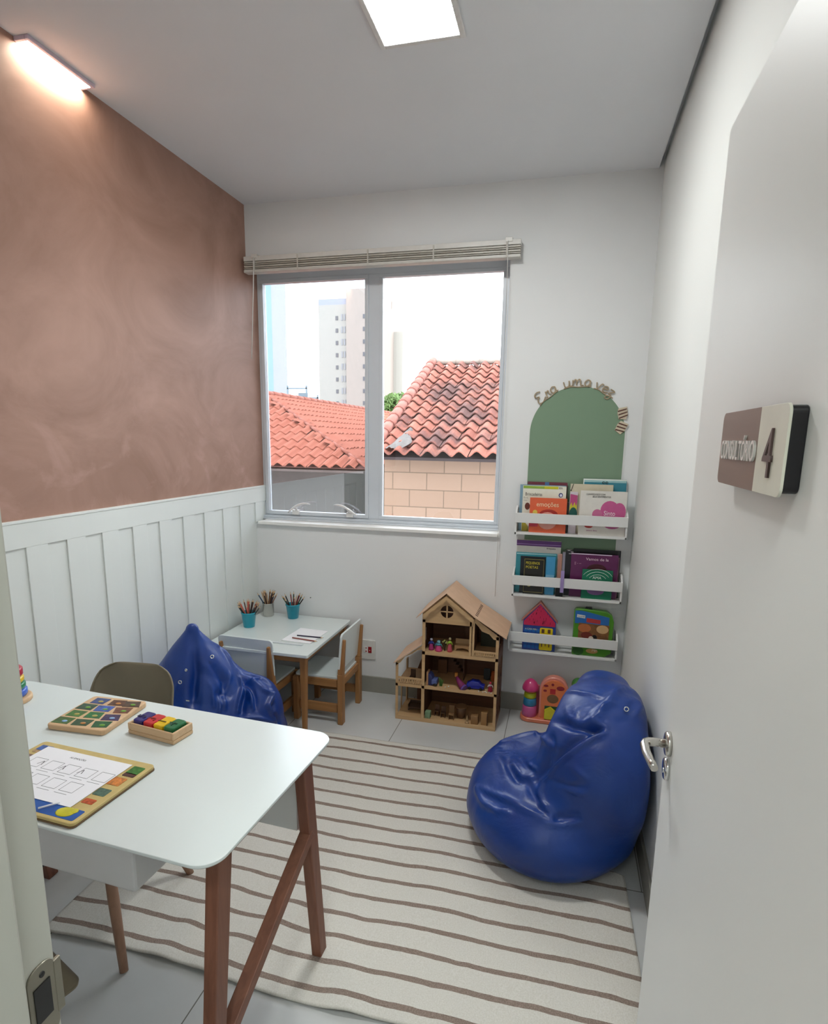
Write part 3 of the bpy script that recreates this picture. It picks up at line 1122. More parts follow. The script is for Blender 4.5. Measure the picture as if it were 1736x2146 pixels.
# ------------------------------------------------------------------ power outlet and nail
ot = thing('power_outlet', 'white wall plate with a red socket low on the window wall', 'outlet', (.775, -.006, .2))
obj('plate', MB().prism(rrect(.706, .812, .218, .345, .006), -.009, 0), flat('#dddcd8', .4), ot, bevel=.002)
obj('socket', MB().box(.765, .788, -.011, -.008, .262, .302), flat('#9c1620', .4), ot, bevel=.001)
obj('switch', MB().box(.735, .757, -.011, -.008, .262, .302), flat('#e4e2de', .4), ot, bevel=.001)
obj('red_mark', MB().box(.748, .757, -.0118, -.0108, .268, .275).box(.748, .757, -.0118, -.0108, .29, .296), flat('#9c1620', .4), ot)
obj('socket_hole', MB().lathe((.776, -.011, .279), [(.003, 0), (.003, -.0008)], 8, 'Y'), flat('#e8e0e0', .5), ot)
nl = MB().lathe((.376, -.0005, .59), [(.0015, 0), (.0015, -.006), (.003, -.0065), (.003, -.008)], 8, 'Y')
tag(obj('nail', nl, M['black'], None), 'tiny dark nail in the bare window wall above the pencil pots', 'nail')


# ------------------------------------------------------------------ beanbags: one closed leather-look skin each
BAG = {'R': [1.9261, -1.0973, 0.1387, 0.3421, 0.405, 0.2148, 2.1184, -1.1112, 0.3695, 0.2724, 0.3405, 0.297, 2.1173, -0.8998, 0.5682, 0.1108, 0.0982, 0.0696, 1.7695, -1.0052, 0.4836, 0.2106, 0.2234, 0.201],
       'L': [0.357, -1.0494, 0.125, 0.305, 0.4003, 0.1629, 0.4819, -0.9946, 0.2518, 0.1637, 0.1917, 0.2168, 0.2616, -1.0735, 0.3178, 0.3139, -1.1573, 0.738, 0.325, 0.026]}
# folds and seams as (height, width, path over the surface)
CREASES = {
 'R': [
  (0.02, 0.016, [(2.063, -1.308, 0.609), (2.096, -1.327, 0.602), (2.094, -1.339, 0.593), (2.046, -1.357, 0.565), (1.982, -1.364, 0.508), (1.926, -1.347, 0.432), (1.892, -1.33, 0.358), (1.881, -1.356, 0.318), (1.897, -1.385, 0.302), (1.934, -1.419, 0.281)]),
  (-0.022, 0.03, [(2.081, -1.331, 0.597), (2.028, -1.346, 0.567), (1.959, -1.351, 0.497), (1.908, -1.328, 0.413), (1.867, -1.312, 0.343)]),
  (0.014, 0.014, [(1.629, -1.226, 0.228), (1.639, -1.258, 0.226), (1.675, -1.328, 0.225), (1.736, -1.383, 0.239), (1.771, -1.394, 0.253)]),
  (0.012, 0.014, [(1.641, -1.239, 0.237), (1.702, -1.309, 0.26), (1.766, -1.354, 0.275), (1.823, -1.391, 0.276), (1.881, -1.416, 0.272), (1.934, -1.422, 0.278)]),
  (-0.012, 0.02, [(1.681, -1.3, 0.248), (1.732, -1.349, 0.26), (1.794, -1.387, 0.268)]),
  (0.01, 0.014, [(1.901, -1.434, 0.261), (1.951, -1.438, 0.263), (2.027, -1.438, 0.283)]),
  (-0.012, 0.02, [(1.889, -1.402, 0.285), (1.955, -1.427, 0.277), (2.017, -1.434, 0.299)]),
  (-0.012, 0.018, [(1.833, -1.3, 0.325), (1.856, -1.344, 0.312), (1.897, -1.385, 0.302)]),
  (-0.01, 0.015, [(1.754, -1.191, 0.321), (1.797, -1.274, 0.319), (1.833, -1.3, 0.325)]),
  (0.008, 0.012, [(1.761, -1.155, 0.319), (1.811, -1.266, 0.328), (1.852, -1.29, 0.343)]),
  (-0.01, 0.014, [(1.795, -1.103, 0.307), (1.828, -1.233, 0.351), (1.855, -1.275, 0.358)]),
  (0.008, 0.01, [(1.803, -1.057, 0.295), (1.843, -1.247, 0.361), (1.865, -1.281, 0.368)]),
  (0.012, 0.016, [(1.982, -1.291, 0.579), (2.027, -1.305, 0.597), (2.081, -1.28, 0.629), (2.141, -1.169, 0.665), (2.182, -1.086, 0.661)]),
  (0.01, 0.012, [(2.05, -1.276, 0.623), (2.105, -1.244, 0.646), (2.133, -1.23, 0.651)]),
  (0.008, 0.012, [(1.961, -1.096, 0.616), (2.023, -1.164, 0.648), (2.092, -1.203, 0.658), (2.169, -1.124, 0.665)]),
  (-0.02, 0.022, [(1.923, -1.229, 0.556), (1.982, -1.297, 0.574), (2.045, -1.327, 0.59), (2.09, -1.335, 0.596)]),
  (-0.014, 0.022, [(1.911, -1.278, 0.504), (1.913, -1.306, 0.476), (1.889, -1.304, 0.396), (1.862, -1.297, 0.349)]),
  (0.012, 0.016, [(1.698, -0.914, 0.27), (1.768, -0.885, 0.291), (1.847, -0.859, 0.309), (1.886, -1.245, 0.483), (1.912, -1.3, 0.483)]),
  (-0.008, 0.02, [(1.707, -0.983, 0.283), (1.769, -1.241, 0.318), (1.815, -1.311, 0.312)]),
  (0.006, 0.015, [(1.688, -0.965, 0.277), (1.725, -1.161, 0.311), (1.748, -1.235, 0.311)]),
  (0.006, 0.012, [(1.957, -1.39, 0.384), (2.002, -1.423, 0.387), (2.037, -1.439, 0.398)]),
  (-0.006, 0.015, [(1.92, -1.354, 0.377), (1.98, -1.408, 0.394), (2.035, -1.433, 0.424)]),
  (0.006, 0.015, [(1.993, -1.397, 0.467), (2.034, -1.426, 0.45)]),
  (-0.01, 0.02, [(2.2, -1.21, 0.644), (2.182, -1.269, 0.627), (2.144, -1.298, 0.62)]),
  (0.01, 0.014, [(2.219, -1.162, 0.645), (2.231, -1.187, 0.632), (2.202, -1.254, 0.628), (2.154, -1.285, 0.626)]),
  (0.006, 0.012, [(1.962, -1.211, 0.601), (1.967, -1.252, 0.589), (1.991, -1.281, 0.591), (1.999, -1.242, 0.616)]),
 ],
 'L': [
  (0.012, 0.02, [(0.328, -1.171, 0.769), (0.352, -1.223, 0.711), (0.333, -1.254, 0.606), (0.313, -1.287, 0.521), (0.301, -1.302, 0.483)]),
  (-0.028, 0.03, [(0.347, -1.188, 0.757), (0.367, -1.213, 0.671), (0.384, -1.241, 0.568), (0.384, -1.266, 0.501), (0.391, -1.281, 0.447)]),
  (0.012, 0.018, [(0.34, -1.144, 0.765), (0.38, -1.2, 0.687), (0.395, -1.211, 0.612), (0.422, -1.192, 0.577), (0.439, -1.183, 0.544)]),
  (0.018, 0.016, [(0.388, -1.128, 0.699), (0.374, -1.026, 0.623), (0.443, -1.048, 0.552), (0.492, -1.068, 0.479), (0.518, -1.082, 0.452), (0.529, -1.137, 0.404), (0.533, -1.159, 0.374)]),
  (-0.022, 0.025, [(0.432, -1.006, 0.539), (0.5, -1.037, 0.476), (0.533, -1.082, 0.441), (0.544, -1.133, 0.392), (0.549, -1.152, 0.361)]),
  (-0.018, 0.03, [(0.438, -1.166, 0.565), (0.471, -1.144, 0.5), (0.483, -1.168, 0.452), (0.468, -1.195, 0.458)]),
  (0.008, 0.012, [(0.408, -1.246, 0.507), (0.403, -1.26, 0.482), (0.395, -1.281, 0.44)]),
  (0.009, 0.014, [(0.429, -1.214, 0.524), (0.446, -1.212, 0.486), (0.459, -1.231, 0.418)]),
  (0.008, 0.012, [(0.464, -1.204, 0.454), (0.475, -1.21, 0.418), (0.477, -1.222, 0.392)]),
  (0.01, 0.014, [(0.468, -1.095, 0.52), (0.48, -1.14, 0.48), (0.483, -1.182, 0.438), (0.49, -1.197, 0.398)]),
  (0.01, 0.012, [(0.519, -1.055, 0.461), (0.563, -1.093, 0.409), (0.584, -1.111, 0.367)]),
  (-0.01, 0.016, [(0.522, -1.039, 0.463), (0.58, -1.077, 0.404), (0.592, -1.103, 0.364)]),
  (0.01, 0.014, [(0.525, -1.02, 0.464), (0.583, -1.027, 0.424), (0.613, -0.996, 0.39), (0.626, -1.008, 0.363)]),
  (0.012, 0.014, [(0.603, -0.969, 0.402), (0.62, -1.045, 0.362), (0.635, -1.044, 0.322), (0.647, -1.022, 0.267)]),
  (-0.012, 0.014, [(0.629, -1.004, 0.357), (0.64, -1.028, 0.315), (0.65, -0.994, 0.25)]),
  (0.008, 0.012, [(0.503, -1.049, 0.473), (0.528, -1.018, 0.463), (0.544, -0.953, 0.452)]),
  (0.008, 0.014, [(0.555, -1.156, 0.344), (0.609, -1.106, 0.321), (0.643, -1.045, 0.278)]),
  (-0.01, 0.02, [(0.448, -1.032, 0.534), (0.495, -0.967, 0.473), (0.577, -0.96, 0.429)]),
  (0.008, 0.012, [(0.306, -1.228, 0.727), (0.276, -1.247, 0.635), (0.26, -1.258, 0.599)]),
 ],
}

def _ell(P, c, r):
    q = (P - np.array(c)) / np.array(r)
    k = np.linalg.norm(q, axis=1)
    return k * (k - 1) / (np.linalg.norm(q / np.array(r), axis=1) + 1e-9)


def _smin(a, b, k):
    h = np.clip(.5 + .5 * (b - a) / k, 0, 1)
    return b + (a - b) * h - k * h * (1 - h)


def _smax(a, b, k):
    return -_smin(-a, -b, k)


def bag_field(P, kind):
    p = BAG[kind]
    if kind == 'R':
        d = _smin(_ell(P, p[0:3], p[3:6]), _ell(P, p[6:9], p[9:12]), .09)
        d = _smin(d, _ell(P, p[12:15], p[15:18]), .035)
        d = _smax(d, -_ell(P, p[18:21], p[21:24]), .05)
        d = _smax(d, P[:, 0] - 2.262, .06)
    else:
        d = _smin(_ell(P, p[0:3], p[3:6]), _ell(P, p[6:9], p[9:12]), .06)
        a, t = np.array(p[12:15]), np.array(p[15:18])
        ba = t - a
        pa = P - a
        h = np.clip((pa @ ba) / (ba @ ba), 0, 1)
        d = _smin(d, (np.linalg.norm(pa - h[:, None] * ba, axis=1) - (p[18] + (p[19] - p[18]) * h)) * .9, .05)
        d = _smax(d, .022 - P[:, 0], .04)
    return _smax(d, .011 - P[:, 2], .03)


def bag_mesh(kind, c):
    bm = bmesh.new()
    bmesh.ops.create_icosphere(bm, subdivisions=7, radius=1)
    D = np.array([v.co[:] for v in bm.verts])
    D /= np.linalg.norm(D, axis=1)[:, None]
    c = np.array(c)
    n = 60
    ts = np.linspace(.02, .75, n)
    last = np.full(len(D), .02)
    for t in ts:
        last = np.where(bag_field(c + D * t, kind) < 0, t, last)
    lo, hi = last, last + .75 / n * 1.1
    for _ in range(9):
        m = (lo + hi) / 2
        ins = bag_field(c + D * m[:, None], kind) < 0
        lo, hi = np.where(ins, m, lo), np.where(ins, hi, m)
    P = c + D * lo[:, None]
    e = 1e-3
    G = np.stack([bag_field(P + np.eye(3)[i] * e, kind) - bag_field(P - np.eye(3)[i] * e, kind) for i in range(3)], 1)
    G /= np.linalg.norm(G, axis=1)[:, None] + 1e-9
    disp = np.zeros(len(P))
    for h, w, path in CREASES[kind]:
        path = np.array(path)
        best = np.full(len(P), 9.)
        tt = np.zeros(len(P))
        for i, (a, b) in enumerate(zip(path, path[1:])):
            ba = b - a
            L = ba @ ba + 1e-9
            s = np.clip(((P - a) @ ba) / L, 0, 1)
            d = np.linalg.norm(P - a - s[:, None] * ba, axis=1)
            tt = np.where(d < best, (i + s) / (len(path) - 1), tt)
            best = np.minimum(best, d)
        w = w * .75
        disp += h * np.exp(-(best / w) ** 2) * (.35 + .65 * np.sin(np.pi * np.clip(tt, .02, .98)) ** .5)
    low = np.clip((P[:, 2] - .02) / .08, 0, 1)
    disp *= 1.25 if kind == 'R' else 1.7
    wr = np.array([.007 * noise.noise(Vector((x * 5, y * 5, z * 4))) + .006 * (abs(noise.noise(Vector((x * 8, y * 8 + z * 3, z * 6 + 5)))) - .2) for x, y, z in P])
    P = P + G * ((disp + wr) * low)[:, None]
    P[:, 2] = np.maximum(P[:, 2], .0105)
    P[:, 0] = np.clip(P[:, 0], .021, 2.266)
    for v, q in zip(bm.verts, P):
        v.co = q
    for f in bm.faces:
        f.smooth = True
    return bm


def bag(kind, c, label):
    mb = MB()
    mb.bm.free()
    mb.bm = bag_mesh(kind, c)
    t = thing('beanbag', label, 'beanbag', (c[0], c[1], .0105))
    obj('cover', mb, M['blue'], t)
    return t


def ring(parent, p, nrm, r=.008, name='eyelet'):
    q = Vector(nrm).normalized().to_track_quat('Z', 'Y').to_matrix().to_4x4()
    m = MB()
    pts = [(r * math.cos(a), r * math.sin(a)) for a in [2 * math.pi * i / 16 for i in range(17)]]
    m.tube([(x, y, .001) for x, y in pts], .0024, 8, caps=False)
    m.bm.transform(Matrix.Translation(Vector(p)) @ q)
    obj(name, m, M['chrome'], parent)


bR = bag('R', (1.97, -1.0, .24), 'large blue beanbag with a slumped hood against the right wall by the door')
ring(bR, (2.172, -1.252, .643), (.1, -.9, .4), .0075)
bL = bag('L', (.33, -1.06, .28), 'blue beanbag with a pointed peak against the white wainscot')
ring(bL, (.418, -1.168, .622), (.45, -.8, .3), .007)
ring(bL, (.349, -1.262, .587), (-.2, -.9, .2), .005)
ring(bL, (.334, -1.288, .540), (.1, -.95, .1), .007)
obj('zip_pull', MB().box(.362, .380, -1.296, -1.290, .458, .464), M['chrome'], bL, bevel=.001)

# ------------------------------------------------------------------ dollhouse
dh = thing('dollhouse', 'three-storey raw wood dollhouse with a gabled roof against the window wall', 'dollhouse', (1.325, -.18, 0))
YF, YB = -.314, -.05
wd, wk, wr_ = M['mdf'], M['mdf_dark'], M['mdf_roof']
obj('base_board', MB().box(1.035, 1.614, YF, YB, 0, .012), wd, dh, bevel=.001)
obj('floor_board', MB().box(1.035, 1.614, YF, YB, .206, .213), wd, dh, bevel=.001)
obj('floor_board', MB().box(1.187, 1.614, YF, YB, .414, .421), wd, dh, bevel=.001)
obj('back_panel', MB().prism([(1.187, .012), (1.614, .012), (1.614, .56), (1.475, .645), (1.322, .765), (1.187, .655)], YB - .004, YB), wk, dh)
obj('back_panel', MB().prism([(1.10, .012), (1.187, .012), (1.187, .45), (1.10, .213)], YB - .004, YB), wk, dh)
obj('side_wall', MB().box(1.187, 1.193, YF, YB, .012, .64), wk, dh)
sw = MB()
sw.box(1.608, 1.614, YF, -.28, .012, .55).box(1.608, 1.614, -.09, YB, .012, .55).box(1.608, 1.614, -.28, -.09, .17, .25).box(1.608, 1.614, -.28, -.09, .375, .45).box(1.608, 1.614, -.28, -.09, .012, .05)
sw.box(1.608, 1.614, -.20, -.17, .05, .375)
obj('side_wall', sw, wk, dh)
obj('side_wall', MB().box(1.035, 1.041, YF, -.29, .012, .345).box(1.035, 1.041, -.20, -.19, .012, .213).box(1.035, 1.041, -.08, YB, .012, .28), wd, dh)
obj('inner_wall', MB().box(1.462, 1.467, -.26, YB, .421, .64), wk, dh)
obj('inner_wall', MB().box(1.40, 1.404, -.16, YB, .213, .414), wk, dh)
fq = MB()
f0, f1 = YF - .004, YF
for x0, x1, z0, z1 in ((1.035, 1.614, 0, .024), (1.035, 1.614, .204, .222), (1.187, 1.614, .408, .428), (1.035, 1.050, .024, .345), (1.187, 1.205, .024, .615),
                       (1.598, 1.614, .024, .552), (1.452, 1.464, .428, .64), (1.468, 1.480, .428, .64)):
    fq.box(x0, x1, f0, f1, z0, z1)
obj('front_frame', fq, wd, dh, bevel=.001)
# annex front fascia under the lean-to roof
obj('annex_fascia', MB().prism([(1.035, .345), (1.187, .462), (1.187, .435), (1.16, .43), (1.13, .405), (1.09, .385), (1.065, .350), (1.035, .325)], f0, f1), wd, dh)
obj('annex_fascia', MB().prism([(1.48, .645), (1.614, .552), (1.614, .532), (1.585, .535), (1.56, .562), (1.52, .575), (1.50, .60), (1.48, .62)], f0, f1), wd, dh)
# gable with a round cross window
gm = MB()
cx, cz, rr = 1.324, .668, .036
outer = [(1.187, .598), (1.470, .598), (1.470, .648), (1.322, .765), (1.187, .655)]
N = 32
hole = [(cx + rr * math.cos(2 * math.pi * i / N), cz + rr * math.sin(2 * math.pi * i / N) * .95 - (.004 if math.sin(2 * math.pi * i / N) < -.7 else 0)) for i in range(N)]


def edge_pt(a):
    d = Vector((math.cos(a), math.sin(a)))
    best = None
    for p, q in zip(outer, outer[1:] + outer[:1]):
        p, q = Vector(p) - Vector((cx, cz)), Vector(q) - Vector((cx, cz))
        e = q - p
        den = d.x * e.y - d.y * e.x
        if abs(den) < 1e-9:
            continue
        t = (p.x * e.y - p.y * e.x) / den
        s = (p.x * d.y - p.y * d.x) / den
        if t > 0 and -1e-6 <= s <= 1 + 1e-6 and (best is None or t < best):
            best = t
    return (cx + d.x * best, cz + d.y * best)


angs = sorted([2 * math.pi * i / N for i in range(N)] + [math.atan2(p[1] - cz, p[0] - cx) % (2 * math.pi) for p in outer])
op = [edge_pt(a) for a in angs]
ip = [(cx + rr * math.cos(a), cz + rr * math.sin(a)) for a in angs]
for i in range(len(angs)):
    j = (i + 1) % len(angs)
    for y in (f0, f1):
        gm.add([(op[i][0], y, op[i][1]), (op[j][0], y, op[j][1]), (ip[j][0], y, ip[j][1]), (ip[i][0], y, ip[i][1])], [(0, 1, 2, 3)])
    gm.add([(ip[i][0], f0, ip[i][1]), (ip[j][0], f0, ip[j][1]), (ip[j][0], f1, ip[j][1]), (ip[i][0], f1, ip[i][1])], [(0, 1, 2, 3)])
obj('gable', gm, wd, dh)
obj('window_cross', MB().box(cx - .004, cx + .004, f0, f1, cz - .036, cz + .036).box(cx - .036, cx + .036, f0, f1, cz - .003, cz + .003), wd, dh)
# scalloped barge trim
for sgn, (xa, za), (xb, zb) in ((-1, (1.322, .757), (1.195, .645)), (1, (1.322, .757), (1.475, .640))):
    pts = [(xa, za + .004), (xb, zb + .004)]
    low = []
    for i in range(25):
        q = i / 24
        low.append((xb + (xa - xb) * q, zb + (za - zb) * q - .016 - .007 * abs(math.sin(q * 9.4)) ))
    obj('scalloped_trim', MB().prism(pts + low, f0 - .0195, f0 - .016), wd, dh)


def roof_plane(p, q, y0, y1, th=.004):
    (xa, za), (xb, zb) = p, q
    return MB().prism([(xa, za), (xb, zb), (xb, zb - th), (xa, za - th)], y0, y1)


obj('roof', roof_plane((1.155, .627), (1.322, .779), -.338, -.03), wr_, dh)
rfr = obj('roof', roof_plane((1.322, .779), (1.478, .659), -.338, -.03), wr_, dh)
rr2 = obj('roof', roof_plane((1.478, .659), (1.655, .552), -.338, -.03), wr_, dh)
obj('roof', roof_plane((1.026, .347), (1.187, .474), -.335, -.05), wr_, dh)
sl = MB()
for i in range(9):
    y = -.30 + i * .026
    sl.prism([(1.478, .6602), (1.492, .6516), (1.492, .6502), (1.478, .6588)], y, y + .009)
obj('hinge_slot', sl, flat('#2a1a10', .8), rfr)
for (x0, x1, zb, zt) in ((1.05, 1.187, .222, .262), (1.48, 1.598, .428, .462)):
    b = MB()
    b.box(x0, x1, f0, f1, zt - .012, zt).box(x0, x1, f0, f1, zb, zb + .008)
    nb = 10
    for i in range(nb + 1):
        x = x0 + (x1 - x0) * i / nb
        b.box(x - .0022, x + .0022, f0, f1, zb, zt - .01)
    obj('balustrade', b, wd, dh)
st = MB()
for i in range(9):
    st.box(1.26 + i * .014, 1.278 + i * .014, -.11, -.06, .395 - i * .019, .399 - i * .019)
obj('staircase', st, wk, dh)


# dolls, toy furniture and bits inside the dollhouse
def it(name, label, cat, mb, col, group=None, rough=.5, **k):
    o = obj(name, mb, flat(col, rough) if isinstance(col, str) else col, None, **k)
    return tag(o, label, cat, group)


def doll(x, y, z, body, top, head, label, h=.075, w=.016):
    t = thing('toy_doll', label, 'doll', (x, y, z))
    obj('dress', MB().lathe((x, y, z), [(w, 0), (w * .95, h * .12), (w * .55, h * .5), (w * .45, h * .6)], 14), flat(body, .6), t)
    obj('torso', MB().lathe((x, y, z + h * .52), [(w * .6, 0), (w * .65, h * .12), (w * .4, h * .2)], 12), flat(top, .6), t)
    obj('head', MB().sphere((x, y, z + h * .85), w * .5, 12, 8), flat(head, .6), t)
    obj('arm', MB().tube([(x - w * .6, y, z + h * .66), (x - w, y - .004, z + h * .45)], .0028, 6), flat(top, .6), t)
    obj('arm', MB().tube([(x + w * .6, y, z + h * .66), (x + w, y - .004, z + h * .45)], .0028, 6), flat(top, .6), t)
    return t


z3, z2, z1 = .4215, .2135, .0125
doll(1.228, -.262, z3, '#a8326e', '#27378c', '#c9c6d8', 'doll with a blue top and magenta skirt on the top floor of the dollhouse', .072, .016)
doll(1.272, -.268, z3, '#c8447c', '#4a8a9a', '#6fa0a8', 'doll in a wide pink skirt on the top floor of the dollhouse', .062, .021)
doll(1.252, -.235, z3, '#c06a98', '#7a8ab8', '#7a5a48', 'small doll half hidden between two pink-skirted dolls on the top floor', .05, .012)
pl_ = thing('toy_plant', 'tiny potted plant with yellow-green leaves on the top floor of the dollhouse', 'plant', (1.306, -.262, z3))
obj('stem', MB().tube([(1.306, -.262, z3), (1.307, -.262, z3 + .06)], .003, 6), flat('#20301c', .7), pl_)
lf = MB()
for i in range(7):
    a = i * .9
    lf.sphere((1.306 + .012 * math.cos(a), -.262 + .008 * math.sin(a), z3 + .05 + .006 * (i % 3)), (.006, .004, .0035), 8, 6)
obj('leaves', lf, flat('#b8b86a', .6), pl_)['kind'] = 'stuff'
doll(1.335, -.262, z3, '#b8505c', '#9ab83a', '#d8d0a0', 'doll with green hair and a coral skirt beside the toy bench', .088, .015)
bn = thing('toy_bench', 'arched wooden toy bench on the top floor of the dollhouse', 'toy furniture', (1.40, -.22, z3))
obj('seat', MB().box(1.358, 1.448, -.24, -.20, .449, .454), wd, bn)
obj('apron', MB().prism([(1.358, .4215), (1.364, .4215), (1.372, .434), (1.403, .440), (1.434, .434), (1.442, .4215), (1.448, .4215), (1.448, .449), (1.358, .449)], -.24, -.236), wd, bn)
obj('backrest', MB().box(1.358, 1.448, -.204, -.20, .454, .482), wd, bn)
it('toy_mirror', 'thin silver-framed mirror on the left wall of the top floor', 'mirror', MB().box(1.194, 1.198, -.285, -.262, .48, .55), '#b9b6b6', bevel=.001)
it('toy_wardrobe', 'dark toy wardrobe at the back of the top floor of the dollhouse', 'toy furniture', MB().box(1.39, 1.455, -.10, -.06, z3, .575).box(1.395, 1.45, -.103, -.10, z3 + .01, .57), wk, bevel=.001)
it('toy_shelf', 'greenish toy panel behind the upper right balcony of the dollhouse', 'toy furniture', MB().box(1.49, 1.58, -.12, -.10, z3, .515), '#3f4438')
# middle floor
sf = thing('toy_sofa', 'blue and tan toy armchair at the left of the dollhouse middle floor', 'toy furniture', (1.238, -.262, z2))
obj('panel', MB().box(1.208, 1.219, -.285, -.235, z2, .292), flat('#b98a64', .6), sf, bevel=.001)
obj('backrest', MB().prism([(1.219, z2), (1.245, z2), (1.245, .262), (1.232, .28), (1.219, .285)], -.285, -.235), flat('#2e3566', .6), sf, bevel=.003)
obj('seat', MB().box(1.238, 1.27, -.29, -.235, z2 + .008, .252), flat('#56639a', .6), sf, bevel=.005)
obj('cushion', MB().sphere((1.262, -.294, z2 + .012), (.010, .005, .008), 10, 6), M['black'], sf)
pp_ = thing('toy_plant', 'green spiky toy plant on the dollhouse middle floor', 'plant', (1.29, -.275, z2))
for i in range(5):
    obj('blade', MB().tube([(1.285 + i * .003, -.275, z2), (1.283 + i * .005, -.275, z2 + .03), (1.281 + i * .007, -.278, z2 + .055 - .004 * i)], [.002, .0018, .0008], 6), flat('#3c7a34', .6), pp_)
dl = thing('toy_doll', 'doll in a purple dress leaning back on the dollhouse middle floor', 'doll', (1.40, -.27, z2))
obj('dress', MB().tube([(1.378, -.25, .270), (1.40, -.27, .243), (1.425, -.29, .225)], [.008, .016, .022], 14), flat('#7a1f58', .6), dl)
obj('head', MB().box(1.366, 1.382, -.256, -.24, .27, .294), flat('#c07a2c', .6), dl, bevel=.003)
obj('hem', MB().tube([(1.424, -.291, .226), (1.431, -.296, .223)], [.0225, .0225], 14), flat('#6a4a9a', .5), dl)
cr_ = thing('toy_car', 'shiny blue toy car on the dollhouse middle floor', 'toy', (1.475, -.25, z2))
obj('body', MB().prism([(1.44, z2 + .006), (1.535, z2 + .006), (1.54, .238), (1.52, .246), (1.505, .262), (1.465, .264), (1.448, .25), (1.438, .246)], -.275, -.232), flat('#1c2c9a', .2, coat=.5), cr_, bevel=.003)
for x in (1.456, 1.52):
    for y in (-.279, -.232):
        obj('wheel', MB().lathe((x, y, z2 + .009), [(.009, 0), (.009, .005)], 14, 'Y'), M['black'], cr_)
doll(1.572, -.268, z2, '#9a1838', '#c8b0b8', '#c23048', 'doll in red and white at the right end of the dollhouse middle floor', .058, .014)
it('toy_box', 'orange toy box at the back right of the dollhouse middle floor', 'box', MB().box(1.56, 1.59, -.13, -.10, z2, .268), '#b0521c', bevel=.001)
it('toy_television', 'dark grey toy television at the back of the dollhouse middle floor', 'toy furniture', MB().box(1.515, 1.552, -.12, -.11, z2 + .004, .285).box(1.525, 1.542, -.12, -.10, z2, z2 + .006), '#33383a', bevel=.002)
it('toy_cabinet', 'brown toy cabinet at the back left of the dollhouse middle floor', 'toy furniture', MB().box(1.235, 1.29, -.09, -.058, z2, .30), '#70492c', bevel=.001)
for i, (x, y) in enumerate(((1.337, -.28), (1.322, -.296), (1.512, -.296), (1.535, -.30), (1.548, -.292), (1.556, -.303), (1.57, -.298), (1.582, -.304))):
    it('bead', 'tiny round white bead on the dollhouse middle floor', 'bead', MB().sphere((x, y, z2 + .0046), .0045, 10, 6), '#d8d4cc', 'white beads in the dollhouse', rough=.3)
# ground floor
sg = thing('toy_stool', 'pale green toy stool at the left of the dollhouse ground floor', 'toy furniture', (1.222, -.285, z1))
obj('seat', MB().box(1.207, 1.237, -.30, -.268, .05, .055), flat('#7f9a78', .6), sg)
obj('side', MB().prism([(1.207, z1), (1.212, z1), (1.222, .022), (1.232, z1), (1.237, z1), (1.237, .05), (1.207, .05)], -.30, -.297), flat('#7f9a78', .6), sg)
obj('side', MB().prism([(1.207, z1), (1.212, z1), (1.222, .022), (1.232, z1), (1.237, z1), (1.237, .05), (1.207, .05)], -.271, -.268), flat('#7f9a78', .6), sg)


def toy_chair(x, y, col, label, w=.026, hs=.028, hb=.062):
    t = thing('toy_chair', label, 'toy furniture', (x, y, z1))
    m = flat(col, .6)
    obj('seat', MB().box(x - w / 2, x + w / 2, y - w / 2, y + w / 2, z1 + hs, z1 + hs + .003), m, t)
    obj('backrest', MB().box(x - w / 2, x + w / 2, y + w / 2 - .003, y + w / 2, z1 + hs, z1 + hb), m, t)
    for sx in (-1, 1):
        obj('side_panel', MB().box(x + sx * (w / 2 - .0015) - .0015, x + sx * (w / 2 - .0015) + .0015, y - w / 2, y + w / 2, z1, z1 + hs), m, t)


toy_chair(1.265, -.235, '#6a4a38', 'brown toy chair beside the green stool on the ground floor')
toy_chair(1.305, -.25, '#5a4030', 'dark brown toy chair in the middle of the dollhouse ground floor')
toy_chair(1.355, -.26, '#8a6a48', 'light brown toy chair left of the round toy table', .03, .03, .08)
tb_ = thing('toy_table', 'round-fronted wooden toy table on the dollhouse ground floor', 'toy furniture', (1.405, -.22, z1))
obj('tabletop', MB().lathe((1.405, -.22, .078), [(.036, 0), (.036, .004)], 24), flat('#8a6a4a', .6), tb_)
obj('pedestal', MB().lathe((1.405, -.22, z1), [(.022, 0), (.026, .03), (.03, .065)], 20), flat('#6e5038', .6), tb_)
it('wooden_figure', 'small pale wooden cone figure at the front of the dollhouse ground floor', 'toy', MB().lathe((1.452, -.296, z1), [(.013, 0), (.012, .012), (.004, .018), (.007, .024), (.002, .052)], 8, smooth=False), '#a88a62')
it('toy_cabinet', 'plain wooden toy cube cabinet at the right of the dollhouse ground floor', 'toy furniture', MB().box(1.472, 1.512, -.29, -.25, z1, .062), '#94704a', bevel=.001)
tw = thing('toy_wardrobe', 'tall wooden toy cupboard at the right end of the dollhouse ground floor', 'toy furniture', (1.545, -.26, z1))
obj('body', MB().box(1.528, 1.564, -.285, -.24, z1, .088), flat('#a07a4e', .6), tw, bevel=.001)
obj('door_edge', MB().box(1.562, 1.566, -.29, -.285, z1 + .002, .086), flat('#4a3220', .6), tw)
it('toy_bed', 'dark toy bed on the ground floor of the dollhouse annex', 'toy furniture', MB().box(1.085, 1.165, -.22, -.16, z1 + .012, .038).box(1.085, 1.165, -.163, -.16, z1, .055).box(1.085, 1.089, -.22, -.16, z1, .05), '#4e3a2a', bevel=.001)
it('toy_chair', 'dark toy chair on the upper floor of the dollhouse annex', 'toy furniture', MB().box(1.10, 1.13, -.25, -.22, .235, .239).box(1.10, 1.13, -.223, -.22, .239, .275).box(1.10, 1.103, -.25, -.22, z2, .235).box(1.127, 1.13, -.25, -.22, z2, .235), '#4c3526')

